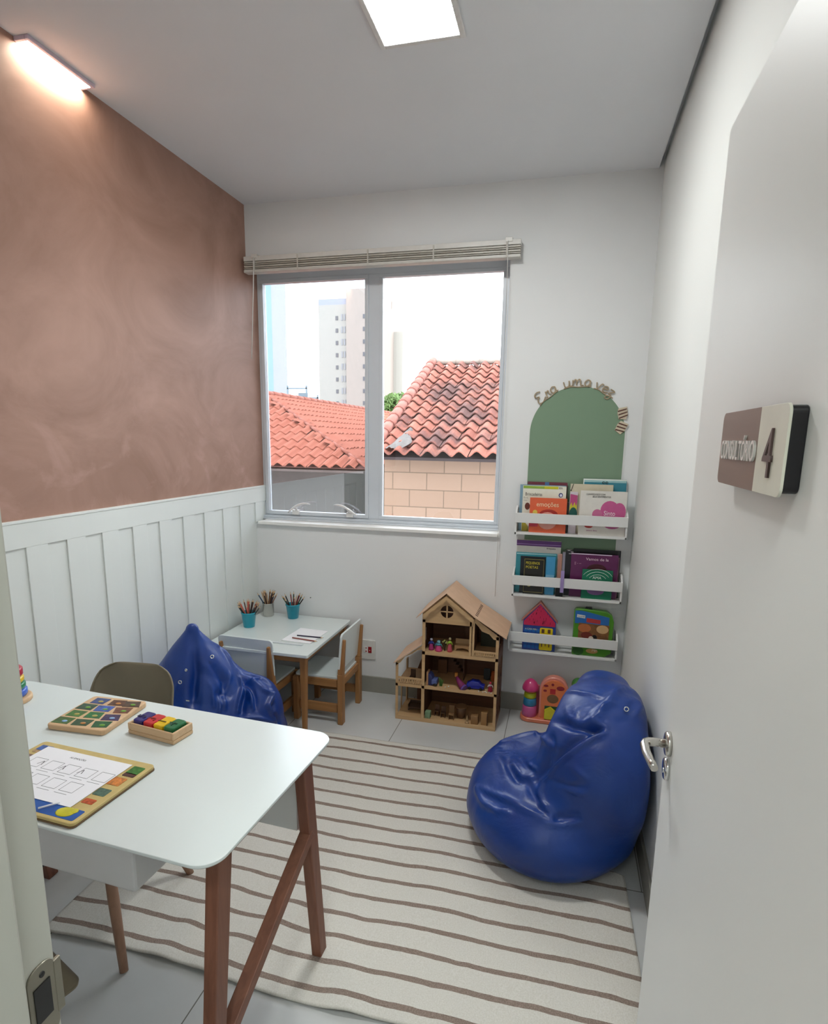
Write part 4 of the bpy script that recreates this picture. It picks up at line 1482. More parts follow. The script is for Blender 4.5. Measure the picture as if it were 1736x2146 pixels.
# ------------------------------------------------------------------ green arch panel with wooden lettering
ap = thing('arch_panel', 'sage green arched panel with a white edge on the window wall', 'panel', (1.951, -.004, .80))


def arch(x0, x1, zb, zs, y0, y1):
    r = (x1 - x0) / 2
    c = (x0 + x1) / 2
    return MB().prism([(x0, zb), (x1, zb)] + [(c + r * math.cos(math.pi * i / 40), zs + r * math.sin(math.pi * i / 40)) for i in range(41)], y0, y1)


obj('white_backing', arch(1.697, 2.207, .80, 1.636, -.004, -.0005), M['white_mdf'], ap)
obj('green_face', arch(1.702, 2.199, .80, 1.636, -.0065, -.004), flat('#7c947c', .65, spec=.25, var=.02, scale=4), ap)

GLYPH = {  # script letters as strokes in a 1-high box, (width, strokes)
    'E': (.95, [[(.85, .95), (.6, 1.12), (.3, 1.05), (.25, .8), (.5, .62), (.25, .5), (.08, .25), (.2, .02), (.55, -.02), (.95, .2)]]),
    'r': (.6, [[(.0, .05), (.15, .1), (.25, .6), (.3, .45), (.5, .55), (.45, .2), (.6, .05)]]),
    'a': (.75, [[(.62, .5), (.35, .62), (.1, .35), (.2, .03), (.45, .08), (.62, .5), (.6, .1), (.78, .05)]]),
    'u': (.8, [[(.05, .6), (.08, .1), (.3, .02), (.5, .2), (.55, .6), (.55, .1), (.8, .05)]]),
    'm': (1.1, [[(.05, .05), (.1, .6), (.12, .3), (.3, .62), (.42, .5), (.42, .05), (.45, .4), (.65, .62), (.78, .5), (.8, .08), (1.1, .05)]]),
    'v': (.7, [[(.0, .6), (.25, .02), (.5, .6), (.7, .55)]]),
    'e': (.65, [[(.05, .3), (.5, .38), (.4, .6), (.12, .5), (.08, .12), (.35, .0), (.65, .15)]]),
    'z': (.7, [[(.05, .58), (.5, .58), (.1, .15), (.45, .1), (.4, -.35), (.05, -.4), (.15, -.1), (.75, .05)]]),
}


def script_word(word, a0, size, label):
    """cut-out script word following the arch; a0 = start angle in degrees (180 = left)"""
    mb = MB()
    R0 = .252
    cx, cz = 1.951, 1.636
    s = 0
    for ch_ in word:
        w, strokes = GLYPH[ch_]
        for pts in strokes:
            # smooth the stroke
            P = [Vector(p) for p in pts]
            q = []
            for i in range(len(P) - 1):
                pm, pn = P[max(i - 1, 0)], P[min(i + 2, len(P) - 1)]
                for k_ in range(4):
                    t = k_ / 4
                    q.append(.5 * ((2 * P[i]) + (-pm + P[i + 1]) * t + (2 * pm - 5 * P[i] + 4 * P[i + 1] - pn) * t * t + (-pm + 3 * P[i] - 3 * P[i + 1] + pn) * t ** 3))
            q.append(P[-1])
            out = []
            for p in q:
                ang = R(a0) - (s + p.x * size) / R0
                rad = R0 + p.y * size
                out.append((cx + rad * math.cos(ang), -.009, cz + rad * math.sin(ang)))
            mb.tube(out, .0036, 6)
        s += w * size
    # the swash the letters stand on
    out = []
    for k_ in range(9):
        ang = R(a0) - (s * (k_ / 8) - .004) / R0
        out.append((cx + (R0 - .004 + .003 * math.sin(k_)) * math.cos(ang), -.009, cz + (R0 - .004 + .003 * math.sin(k_)) * math.sin(ang)))
    mb.tube(out, .003, 6)
    return tag(obj('cutout_word', mb, wood('laser_cut_ply', '#97866c', '#b3a184', 'X'), None), label, 'lettering')


script_word('Era', 143, .052, 'wooden script word at the left shoulder of the green arch')
script_word('uma', 108, .052, 'wooden script word at the top of the green arch')
script_word('vez', 72, .052, 'wooden script word at the right shoulder of the green arch')
for (x, z, rot_, lab) in ((2.180, 1.745, -12, 'striped wooden book cut-out at the right edge of the arch, upper one'), (2.178, 1.672, 24, 'striped wooden book cut-out at the right edge of the arch, lower one')):
    t = thing('book_cutout', lab, 'ornament', (x, -.01, z))
    T = Matrix.Translation((x, 0, z)) @ Matrix.Rotation(R(rot_), 4, 'Y') @ Matrix.Translation((-x, 0, -z))
    m = MB().prism([(x - .024, z - .026), (x + .012, z - .034), (x + .024, z - .01), (x + .026, z + .03), (x - .018, z + .03), (x - .026, z + .008)], -.012, -.007)
    m.bm.transform(T)
    obj('plate', m, flat('#cfc2aa', .6), t, bevel=.001)
    for k_ in range(3):
        m = MB().prism([(x - .022, z + .018 - .018 * k_), (x + .024, z + .022 - .016 * k_), (x + .022, z + .015 - .016 * k_), (x - .023, z + .011 - .018 * k_)], -.0135, -.012)
        m.bm.transform(T)
        obj('stripe', m, flat('#5c3a2e', .6), t)

# ------------------------------------------------------------------ wall shelves
def shelf(z0, label, dx=0.0):
    x0, x1 = 1.652 + dx, 2.243
    t = thing('wall_shelf', label, 'shelf', ((x0 + x1) / 2, -.055, z0), 0, 'white book shelves on the window wall')
    mm = flat('#dededc', .4, var=.01)
    obj('bottom_board', MB().box(x0, x1, -.108, 0, z0, z0 + .012), mm, t, bevel=.001)
    obj('front_rail', MB().box(x0, x1, -.113, -.103, z0 + .066, z0 + .120), mm, t, bevel=.0015)
    obj('back_rail', MB().box(x0 + .01, x1 - .01, -.012, -.007, z0 + .02, z0 + .07), mm, t, bevel=.001)
    side = [(-.108, z0), (-.108, z0 + .118), (-.095, z0 + .128), (-.06, z0 + .146), (-.02, z0 + .15), (-.007, z0 + .15), (-.007, z0)]
    for xa in (x0, x1 - .01):
        obj('side_panel', MB().prism(side, xa, xa + .01, 'YZ'), mm, t, bevel=.001)
    return t


shelf(1.086, 'top white wall shelf full of picture books')
shelf(.733, 'middle white wall shelf with dark and purple books')
shelf(.402, 'bottom white wall shelf with a house-shaped book and a boxed toy', -.008)


def book(label, x0, x1, zb, zt, yf, th, col, name='picture_book', pages=True, cover_rough=.35):
    t = thing(name, label, 'book', ((x0 + x1) / 2, yf + th / 2, zb))
    c = .0012
    obj('cover', MB().box(x0, x1, yf, yf + c, zb, zt).box(x0, x1, yf + th - c, yf + th, zb, zt).box(x0, x0 + c, yf + c, yf + th - c, zb, zt), flat(col, cover_rough, coat=.15), t)
    if pages:
        obj('pages', MB().box(x0 + c, x1 - .002, yf + c, yf + th - c, zb + .002, zt - .002), flat('#e4dfd0', .8), t)
    return t


def art(t, name, mb, col, rough=.4):
    return obj(name, mb, flat(col, rough), t)


def title(t, s, x, y, z, size, col, squash=1.0, align='LEFT', name='title'):
    m = text_mb(MB(), s, size, front_mtx(x, y - .0006, z), .0008, align, squash)
    return obj(name, m, flat(col, .5), t)


def blob(x, z, rx, rz, y, n=20, a=0, wob=0):
    return MB().prism([(x + rx * math.cos(2 * math.pi * i / n) * (1 + wob * math.sin(3 * 2 * math.pi * i / n + a)), z + rz * math.sin(2 * math.pi * i / n)) for i in range(n)], y - .0007, y)


S1, S2, S3 = 1.0985, .7455, .4145
b = book('tall dark magenta book at the back left of the top shelf', 1.706, 1.921, S1, 1.372, -.022, .009, '#6a2436')
art(b, 'blue_label', MB().box(1.80, 1.823, -.0232, -.0222, 1.352, 1.372), '#4a6a9a')
b = book('grey-blue book behind the white one at the left of the top shelf', 1.667, 1.915, S1, 1.356, -.034, .009, '#7d9db0')
b = book('white book with a green and yellow top band on the top shelf', 1.684, 1.917, S1, 1.352, -.050, .012, '#e5e2d2')
art(b, 'green_band', MB().box(1.686, 1.80, -.0508, -.0500, 1.337, 1.351), '#8fae3f')
art(b, 'yellow_band', MB().box(1.80, 1.874, -.0508, -.0500, 1.337, 1.351), '#c9c41f')
title(b, 'EDL', 1.877, -.0502, 1.339, .014, '#33284a', .9)
title(b, 'Brincadeiras', 1.697, -.0502, 1.297, .026, '#2a2622', .72)
title(b, 'E o t,', 1.690, -.0502, 1.281, .014, '#5a5248', .8)
title(b, 'c e u', 1.690, -.0502, 1.268, .012, '#5a5248', .8)
lg = art(b, 'round_emblem', blob(1.889, 1.305, .0115, .0125, -.0502), '#1c2a6a')
art(b, 'emblem_face', blob(1.890, 1.304, .007, .008, -.0511), '#d8dcf0')
art(b, 'brown_face', blob(1.712, 1.238, .014, .020, -.0502), '#6a3428')
art(b, 'gold_corner', MB().prism([(1.686, S1), (1.725, S1), (1.72, 1.125), (1.70, 1.152), (1.686, 1.158)], -.0508, -.05), '#b3a52a')
b = book('orange picture book titled in cream letters, front left of the top shelf', 1.727, 1.925, S1, 1.289, -.080, .012, '#de5f35')
title(b, 'emo\u00e7\u00f5es', 1.762, -.0802, 1.243, .036, '#f0d8b0', .92)
art(b, 'red_arc', blob(1.83, 1.20, .050, .028, -.0803), '#a82a22')
art(b, 'pink_face', blob(1.825, 1.165, .052, .048, -.0811), '#e2a091')
art(b, 'yellow_chick', blob(1.757, 1.208, .013, .015, -.0803), '#dcc457')
art(b, 'red_foot', MB().box(1.728, 1.775, -.0806, -.08, 1.13, 1.155), '#c8344a')
b = book('narrow rainbow-coloured book standing between the orange and the white books', 1.939, 1.979, S1, 1.327, -.056, .016, '#d9cfd8')
art(b, 'magenta_drip', MB().prism([(1.940, 1.315), (1.978, 1.308), (1.978, 1.27), (1.972, 1.25), (1.965, 1.272), (1.955, 1.248), (1.948, 1.27), (1.940, 1.25)], -.0567, -.056), '#b8487e')
art(b, 'yellow_drip', MB().prism([(1.940, 1.29), (1.946, 1.295), (1.955, 1.27), (1.963, 1.292), (1.972, 1.268), (1.978, 1.29), (1.978, 1.21), (1.940, 1.21)], -.0563, -.056), '#c9c02a')
art(b, 'teal_hill', blob(1.960, 1.205, .021, .038, -.0568), '#17584f')
b = book('cream cloth book at the back of the top shelf', 1.938, 2.160, S1, 1.369, -.044, .010, '#cfc6ae', cover_rough=.8)
art(b, 'black_cord', MB().tube([(1.953, -.0455, 1.369), (1.947, -.0465, 1.35), (1.943, -.047, 1.337)], .0016, 6).sphere((1.942, -.047, 1.334), .0035, 8, 6), '#15120f')
b = book('tall teal picture book at the back right of the top shelf', 2.004, 2.228, S1, 1.398, -.022, .008, '#2f8397')
art(b, 'white_border', MB().box(2.004, 2.228, -.0228, -.022, 1.391, 1.398).box(2.004, 2.009, -.0228, -.022, 1.25, 1.391), '#dfe6e0')
art(b, 'pale_sky', MB().box(2.009, 2.226, -.0226, -.022, 1.380, 1.391), '#9cc4c6')
title(b, 'ee', 2.10, -.0222, 1.372, .03, '#10302e', 1.2, name='dark_scribble')
b = book('white book with pink clouds and a black title, front right of the top shelf', 1.992, 2.232, S1, 1.337, -.078, .012, '#dedad2')
title(b, 'CONVERSANDO COM', 2.012 + .01, -.0782, 1.315, .0125, '#2a2622', .78)
title(b, 'SEUS SENTIMENTOS', 2.055, -.0782, 1.302, .0135, '#2a2622', .78)
art(b, 'pink_cloud', blob(2.148, 1.235, .048, .052, -.0783), '#c4588e')
art(b, 'pink_cloud', blob(2.196, 1.228, .034, .050, -.07835), '#c4588e')
art(b, 'pink_cloud', blob(2.085, 1.212, .026, .028, -.0784), '#c66a94')
art(b, 'pink_cloud', blob(2.165, 1.168, .05, .032, -.07845), '#b8508a')
title(b, 'Sinto', 2.118, -.0792, 1.208, .036, '#f3e6ec', .8)
art(b, 'red_logo', blob(2.045, 1.148, .022, .012, -.0784), '#b32a24')
title(b, 'autora  livro', 2.035, -.0782, 1.120, .012, '#a04a84', .9)
# black book-shaped filler added for the shade in the gap between front books
b = book('thin black filler for the shaded gap right of the orange book on the top shelf', 1.927, 1.936, S1, 1.27, -.06, .03, '#1b1414')

b = book('purple and white boxed book lying behind the teal one on the middle shelf', 1.664, 1.908, S2, 1.043, -.034, .026, '#d9d6d0')
art(b, 'purple_band', MB().box(1.663, 1.909, -.035, -.034, .994 + .018, 1.043), '#64387c')
art(b, 'violet_line', MB().box(1.664, 1.908, -.0356, -.035, 1.020, 1.024), '#a27cc0')
title(b, 'Brinquedos', 1.83, -.0342, .998, .012, '#3a3040', .9)
b = book('teal patterned book on the left of the middle shelf', 1.664, 1.889, S2, .976, -.056, .014, '#2e8794')
art(b, 'wave_lines', MB().prism([(1.668, .972), (1.885, .985 - .012), (1.885, .970), (1.668, .966)], -.0566, -.056), '#9fc8cc')
b = book('black-covered book with a teal rim on the middle shelf', 1.691, 1.829, S2, .957, -.068, .009, '#0e1420')
b = book('small black book with a yellow title, front left of the middle shelf', 1.712, 1.824, S2, .948, -.084, .010, '#17150f')
title(b, 'PEQUENOS', 1.722, -.0842, .917, .021, '#d8c83a', .72)
title(b, 'POETAS', 1.722, -.0842, .893, .021, '#d8c83a', .92)
art(b, 'gold_figures', blob(1.745, .800, .012, .012, -.0844), '#d0c070')
art(b, 'gold_figures', blob(1.785, .802, .016, .010, -.0844), '#b8a24a')
art(b, 'gold_frame', MB().box(1.714, 1.822, -.0846, -.084, .944, .947).box(1.714, 1.716, -.0846, -.084, S2 + .01, .944).box(1.82, 1.822, -.0846, -.084, S2 + .01, .944).box(1.714, 1.822, -.0846, -.084, S2 + .01, S2 + .013), '#8a7f4a')
b = book('light blue book right of the black one on the middle shelf', 1.833, 1.882, S2, .962, -.073, .012, '#3c93c0')
art(b, 'pale_stripe', MB().box(1.835, 1.88, -.0736, -.073, .80, .86), '#7fb8d6')
b = book('peach-coloured narrow book near the middle of the middle shelf', 1.896, 1.918, S2, .978, -.06, .02, '#b08070')
b = book('pale grey-violet narrow book near the middle of the middle shelf', 1.920, 1.934, S2, .990, -.055, .022, '#8d8a98')
b = book('black folder with silver clips in the middle of the middle shelf', 1.936, 1.972, S2, 1.004, -.05, .03, '#17151a')
for x, z in ((1.945, .999), (1.962, .992), (1.952, .982)):
    art(b, 'silver_clip', MB().box(x, x + .014, -.0515, -.0505, z, z + .004), '#b9b7bd')
b = book('black landscape book at the back right of the middle shelf', 1.978, 2.228, S2, 1.010, -.030, .010, '#101216')
b = book('lilac-edged thin book behind the purple one on the middle shelf', 1.958, 2.222, S2, .975, -.045, .006, '#8a5a70')
b = book('purple picture book with white scribbled lettering on the middle shelf', 1.966, 2.214, S2, .990, -.062, .012, '#602052')
title(b, 'Vamos de la', 2.045, -.0622, .955, .022, '#e6c8d8', 1.1)
title(b, '|| - --', 1.985, -.0622, .93, .02, '#c898b0', .9, name='small_print')
art(b, 'maroon_shape', blob(2.105, .905, .052, .032, -.0624), '#451420')
art(b, 'white_edge', MB().box(1.966, 2.18, -.0627, -.062, .986, .990), '#e6d8e8')
b = book('small green book with white arcs, front right of the middle shelf', 2.030, 2.190, S2, .908, -.088, .012, '#127050')
for k_ in range(3):
    rr_ = .045 + .017 * k_
    m = MB()
    pts = [(2.112 + rr_ * 1.1 * math.cos(R(30 + 12 * i)), -.0884, .842 + rr_ * .9 * math.sin(R(30 + 12 * i))) for i in range(11)]
    m.tube(pts, .0011, 4)
    obj('white_arc', m, flat('#dfe8e0', .5), b)
title(b, 'AMA', 2.085, -.0882, .858, .022, '#eef2ea', 1.0)
art(b, 'mauve_oval', blob(2.105, .79, .045, .022, -.0884), '#7a5a8a')
m = MB().box(1.916, 1.935, -.1205, -.1142, .775, .897).box(1.916, 1.935, -.1142, -.1, .856, .8585)
tag(obj('lilac_ribbon', m, flat('#9a86b8', .6), None), 'lilac ribbon hanging over the rail of the middle shelf', 'ribbon')
m = MB().prism([(1.893, S2), (1.932, S2), (1.936, .80), (1.92, .83), (1.905, .80), (1.893, .79)], -.096, -.080)
tag(obj('black_pouch', m, flat('#121210', .3), None), 'small shiny black pouch behind the rail of the middle shelf', 'pouch')

# house-shaped book and boxed toy on the bottom shelf
hb = thing('house_book', 'house-shaped book with a pink roof and yellow door on the bottom shelf', 'book', (1.816, -.07, S3))
obj('cover', MB().prism([(1.724, S3), (1.908, S3), (1.908, .592), (1.816, .698), (1.724, .592)], -.082, -.050), flat('#27408c', .4), hb, bevel=.001)
obj('roof_edge', MB().prism([(1.716, .590), (1.816, .705), (1.916, .590), (1.916, .583), (1.816, .692), (1.716, .583)], -.086, -.046), flat('#a8675c', .5), hb)
obj('pink_roof', MB().prism([(1.728, .562), (1.904, .562), (1.904, .585), (1.816, .686), (1.728, .585)], -.0835, -.082), flat('#c0234f', .45), hb)
shp = MB()
random.seed(3)
for i in range(46):
    x = random.uniform(1.74, 1.895)
    z = random.uniform(.568, .67)
    if z < .68 - abs(x - 1.816) * 1.15:
        shp.box(x - .0012, x + .0012, -.0842, -.0835, z, z + .011)
obj('roof_scallops', shp, flat('#6a0f2c', .5), hb)['kind'] = 'stuff'
br_ = MB()
for i in range(4):
    for j in range(5):
        x = 1.732 + i * .022
        z = .425 + j * .024
        br_.box(x, x + .019, -.0828, -.082, z, z + .020)
obj('blue_bricks', br_, flat('#1d64b0', .45), hb)['kind'] = 'stuff'
yd_ = obj('yellow_door', MB().prism(rrect(1.820, 1.892, .420, .552, .008), -.085, -.082), flat('#e2c80f', .4), hb)
obj('door_pane', MB().box(1.830, 1.846, -.0858, -.085, .522, .545).box(1.864, 1.880, -.0858, -.085, .522, .545), flat('#5a3a2a', .5), yd_)
obj('drawn_lines', MB().box(1.832, 1.837, -.0858, -.085, .44, .475).box(1.872, 1.877, -.0858, -.085, .44, .475).box(1.845, 1.865, -.0858, -.085, .468, .472).box(1.852, 1.856, -.0858, -.085, .445, .468), flat('#5a2a20', .5), yd_)
title(hb, 'A CASA MEU', 1.737, -.0822, .535, .013, '#d8dca0', .9)

gb = thing('game_box', 'green and blue animal game case with a carry handle on the bottom shelf', 'box', (2.108, -.07, S3))
obj('case', MB().prism([(2.002, S3), (2.178, S3), (2.214, .44), (2.216, .62), (2.206, .655), (2.175, .676), (2.06, .684), (2.012, .682), (2.002, .672)], -.090, -.045), flat('#4c8a24', .35, coat=.3), gb, bevel=.005, seg=3)
obj('blue_sky', MB().prism([(2.008, .60), (2.19, .60), (2.19, .645), (2.08, .668), (2.04, .674), (2.008, .672)], -.0912, -.090), flat('#2c68ac', .35), gb)
obj('handle', MB().prism([(2.055, .676), (2.10, .680), (2.095, .692), (2.062, .690)], -.080, -.055), M['black'], gb, bevel=.003)
obj('picture', MB().prism([(2.03, .50), (2.192, .50), (2.194, .60), (2.03, .604)], -.0914, -.090), flat('#7d5430', .4, var=.25, scale=60), gb)
obj('animal', blob(2.062, .575, .035, .024, -.0915), flat('#b3683a', .45), gb)
obj('animal', blob(2.158, .575, .032, .024, -.0915), flat('#cfa977', .45), gb)
obj('animal', blob(2.075, .535, .030, .020, -.0922), flat('#6e2a1c', .45), gb)
obj('animal', blob(2.118, .525, .014, .016, -.0922), flat('#17120f', .45), gb)
obj('animal', blob(2.10, .52, .013, .012, -.0930), flat('#e0d0c0', .45), gb)
obj('bush', blob(2.035, .44, .03, .026, -.0913), flat('#2c5a1e', .5), gb)
obj('animal', blob(2.11, .445, .032, .014, -.0915), flat('#c29a5c', .45), gb)
obj('red_banner', MB().prism([(2.07, .635), (2.145, .628), (2.145, .605), (2.07, .61)], -.0920, -.0912), flat('#b03a38', .4), gb)
obj('white_label', MB().prism([(2.018, .652), (2.062, .648), (2.062, .631), (2.018, .635)], -.0920, -.0912), flat('#e6e6e2', .4), gb)
title(gb, 'TOYSTER', 2.022, -.0921, .637, .010, '#1a2444', .9)
title(gb, 'Jogo', 2.11, -.0921, .447, .018, '#f2ead2', .9)

# ------------------------------------------------------------------ plastic activity toy on the floor
tt = thing('activity_toy', 'orange and pink plastic activity toy with a ring tower on the floor', 'toy', (1.90, -.10, 0))
og, pk = flat('#e07848', .3, coat=.3), flat('#c93a76', .3, coat=.3)
obj('base', MB().prism(rrect(1.735, 2.08, -.155, -.03, .05, 8), 0, .026, 'XY'), flat('#dd7f60', .3, coat=.3), tt, bevel=.008, seg=3)
obj('back_post', MB().box(1.818, 1.838, -.075, -.055, .02, .20), flat('#d8707a', .35), tt, bevel=.005)
c0 = (1.787, -.100)
for z0, z1_, r0, r1, col, nm in ((.026, .088, .044, .040, '#c85a92', 'ring'), (.089, .134, .039, .036, '#2f7aa6', 'ring'), (.135, .168, .036, .034, '#b0b81f', 'ring'), (.169, .184, .033, .033, '#cf8a28', 'ring')):
    obj(nm, MB().lathe((c0[0], c0[1], z0), [(r0 - .003, 0), (r0, .004), (r1, z1_ - z0 - .004), (r1 - .003, z1_ - z0)], 28), flat(col, .3, coat=.3), tt)
obj('dome_cap', MB().lathe((c0[0], c0[1], .182), [(.046, 0), (.048, .008), (.044, .025), (.034, .045), (.02, .058), (.004, .066)], 28), pk, tt)
arch_o = [(1.840, .02), (2.0, .02)] + [(1.92 + .080 * math.cos(math.pi * i / 24), .195 + .083 * math.sin(math.pi * i / 24)) for i in range(25)]
obj('arch_rim', MB().prism(arch_o, -.125, -.075), flat('#e08a78', .3, coat=.3), tt, bevel=.008, seg=3)
arch_i = [(1.850, .022), (1.99, .022)] + [(1.92 + .070 * math.cos(math.pi * i / 24), .19 + .072 * math.sin(math.pi * i / 24)) for i in range(25)]
fc = obj('arch_face', MB().prism(arch_i, -.130, -.12), og, tt, bevel=.003)
for x, z, rx, rz in ((1.874, .226, .013, .007), (1.870, .196, .010, .007), (1.911, .236, .008, .008), (1.955, .218, .022, .013)):
    obj('shape_hole', blob(x, z, rx, rz, -.1305), flat('#8e2430', .5), fc)
obj('red_window', MB().box(1.898, 1.928, -.1315, -.13, .180, .210), flat('#b82a30', .3, coat=.3), fc)
obj('brown_hollow', blob(1.915, .150, .032, .026, -.1305), flat('#7d5a3c', .5), fc)
obj('lower_opening', MB().box(1.872, 1.96, -.1312, -.13, .04, .105), flat('#24503a', .5), fc)
m = MB().prism([(1.872, .030), (1.935, .030), (1.938, .08), (1.905, .105), (1.872, .085)], -.150, -.132)
tag(obj('shape_block', m, flat('#c9bf22', .3, coat=.3), None, bevel=.003), 'yellow shape block in the opening of the orange activity toy', 'toy')
m = MB().sphere((2.052, -.088, .238), .038, 24, 16).box(2.042, 2.062, -.098, -.078, .02, .21)
obj('green_knob', m, flat('#3d7a34', .35, coat=.3), tt)

# ------------------------------------------------------------------ room sign on the door leaf
sn = thing('door_sign', 'brown and white room number sign on the open door', 'sign', (2.121, -2.59, 1.543))
SX = 2.112


def yz(y0, y1, z0, z1, r, x0, x1, corners=(1, 1, 1, 1)):
    return MB().prism(rrect(y0, y1, z0, z1, r), x0, x1, 'YZ')


obj('black_backing', yz(-2.717, -2.470, 1.547, 1.635, .008, SX + .003, 2.1298), flat('#0d0c12', .35), sn, bevel=.001)
obj('white_panel', MB().prism([(-2.628, 1.637)] + [p for p in rrect(-2.718, -2.60, 1.543, 1.637, .010) if p[0] < -2.66] + [(-2.628, 1.543)], SX, SX + .003, 'YZ'), flat('#d6d5c6', .4), sn, bevel=.0004)
obj('wood_panel', MB().prism([(-2.628, 1.543)] + [p for p in rrect(-2.66, -2.463, 1.543, 1.637, .010)[-7:]] + [p for p in rrect(-2.66, -2.463, 1.543, 1.637, .010)[:7]] + [(-2.628, 1.637)], SX, SX + .003, 'YZ'), wood('taupe_sign_wood', '#7a6257', '#8d7468', 'Y', .5, .6), sn, bevel=.0004)


def side_mtx(x, y, z):
    return Matrix(((0, 0, -1, x), (-1, 0, 0, y), (0, 1, 0, z), (0, 0, 0, 1)))


m = text_mb(MB(), 'CONSULT\u00d3RIO', .034, side_mtx(SX - .0015, -2.478, 1.5765), .003, 'LEFT', .62, offset=.0002)
obj('raised_lettering', m, flat('#e4e4e0', .3, metal=.2), sn)
m = text_mb(MB(), '4', .075, side_mtx(SX - .0012, -2.657, 1.561), .0024, 'LEFT', .82)
obj('room_number', m, flat('#54423f', .45), sn)

# ------------------------------------------------------------------ outside the window
struct('ground', MB().box(-60, 60, .6, 140, -2.1, -2.0), flat('#8e8b85', .9))


def tiled(name, mat_, parent, o, ax, up, ncol, nrow, pitch, course, amp, step, keep=None, res=8, seed=1):
    """clay tiles laid in courses; o = eave start, ax = along the eave, up = up the slope"""
    o, ax, up = Vector(o), Vector(ax).normalized(), Vector(up).normalized()
    nm = ax.cross(up).normalized()
    if nm.z < 0:
        nm = -nm
    rnd = random.Random(seed)
    V, F, T = [], [], []
    for j in range(nrow):
        for i in range(ncol):
            if keep and not keep((i + .5) * pitch, (j + .5) * course):
                continue
            tv = rnd.random()
            jx, jy = rnd.uniform(-.006, .006), rnd.uniform(-.012, .012)
            b0 = len(V)
            for a in range(2):
                for k_ in range(res + 1):
                    u_ = (i + k_ / res) * pitch + jx
                    v_ = (j + a * 1.18) * course + jy
                    w = amp * math.cos(2 * math.pi * (k_ / res - .5)) + step * (1 - a) + (.0 if a else .0)
                    V.append(o + ax * u_ + up * v_ + nm * w)
                    T.append(tv)
            # lower lip
            for k_ in range(res + 1):
                V.append(V[b0 + k_] - nm * .014)
                T.append(tv)
            for k_ in range(res):
                F.append((b0 + k_, b0 + k_ + 1, b0 + res + 1 + k_ + 1, b0 + res + 1 + k_))
                F.append((b0 + 2 * (res + 1) + k_, b0 + 2 * (res + 1) + k_ + 1, b0 + k_ + 1, b0 + k_))
    me = bpy.data.meshes.new(name)
    me.from_pydata([tuple(v) for v in V], [], F)
    at_ = me.attributes.new('tile', 'FLOAT', 'POINT')
    at_.data.foreach_set('value', T)
    me.materials.append(mat_)
    ob = bpy.data.objects.new(name, me)
    C.objects.link(ob)
    if parent:
        ob.parent = parent
        me.transform(wm(parent).inverted())
    return ob


def cap_row(p, q, r_, n, col, seed=2):
    """overlapping half-round ridge tiles from p to q"""
    m = MB()
    p, q = Vector(p), Vector(q)
    d = (q - p) / n
    for i in range(n):
        a = p + d * i
        m.tube([a, a + d * 1.15], [r_, r_ * .82], 10)
    return m


# right-hand house
hr = thing('house', 'block-walled house with an old weathered clay tile roof outside the right window pane', 'house', (1.6, 4.2, -2))
obj('wall', MB().box(-.06, 3.4, 3.0, 5.9, -2.0, 1.40), M['block'], hr)
obj('eave_board', MB().box(-.10, 3.4, 2.90, 3.02, 1.395, 1.43), flat('#6a5e56', .8), hr)
tiled('tiled_roof', M['tile_old'], hr, (-.11, 2.74, 1.43), (1, 0, 0), (0, 2.96, 1.29), 20, 15, .172, .2153, .030, .030, seed=5)
obj('added_underlay', MB().prism([(2.80, 1.40), (5.70, 2.68), (5.70, 2.66), (2.80, 1.37)], -.08, 3.4, 'YZ'), flat('#2a2022', .9), hr)  # dark sheet added under the tiles for the shade lines below their lips
obj('ridge_tiles', cap_row((-.12, 5.70, 2.735), (3.4, 5.70, 2.735), .045, 10, None), flat('#7f756d', .85, var=.12), hr)
obj('verge_tiles', cap_row((-.13, 2.78, 1.47), (-.13, 5.70, 2.745), .075, 14, None), flat('#85534a', .85, var=.12, scale=8), hr)
mp_ = MB().grid(lambda u, v: (.0 + (.13 + .08 * math.sin(v * 5)) * u + .14 * v, 2.78 + .5 * v, 1.475 + .2195 * v + .030 * math.sin(u * 3.14) + .006 * math.sin(u * 17 + v * 13)), 12, 10)
obj('mortar_patch', mp_, flat('#575352', .9, var=.15), hr)

# left-hand hipped house
hl = thing('house', 'low house with a bright orange hipped tile roof outside the left window pane', 'house', (-1.6, 6, -2))
EZ, SL = 1.27, .378
tiled('tiled_roof', M['tile_new'], hl, (-6.0, 3.0, EZ), (1, 0, 0), (0, 1, SL), 39, 11, .147, .262, .022, .018,
      keep=lambda x, s_: (-6.0 + x) < -.27 - s_ / math.sqrt(1 + SL * SL), res=6, seed=8)
tiled('tiled_roof', M['tile_new'], hl, (-.27, 3.0, EZ), (0, 1, 0), (-1, 0, SL), 92, 11, .147, .262, .012, .018,
      keep=lambda y, s_: y > s_ / math.sqrt(1 + SL * SL), res=4, seed=9)
obj('hip_tiles', cap_row((-.27, 3.0, EZ + .01), (-2.96, 5.69, 2.30), .022, 16, None), flat('#7a4233', .85), hl)
obj('ridge_tiles', cap_row((-2.96, 5.69, 2.30), (-2.96, 16.5, 2.30), .05, 36, None), flat('#8a4f40', .85), hl)
obj('wall', MB().box(-6.2, -.75, 3.55, 16, -2.0, 1.36), flat('#4a4643', .9), hl)  # shade under the eave is put into this dark grey-brown
dk_ = MB()
dk_.add([(-6, 3.05, EZ - .02), (-.30, 3.05, EZ - .02), (-2.96, 5.69, 2.25), (-6, 5.69, 2.25)], [(0, 1, 2, 3)])
dk_.add([(-.30, 3.05, EZ - .02), (-.30, 16.5, EZ - .02), (-2.96, 16.5, 2.25), (-2.96, 5.69, 2.25)], [(0, 1, 2, 3)])
obj('added_underlay', dk_, flat('#53302a', .9), hl, solid=.01)
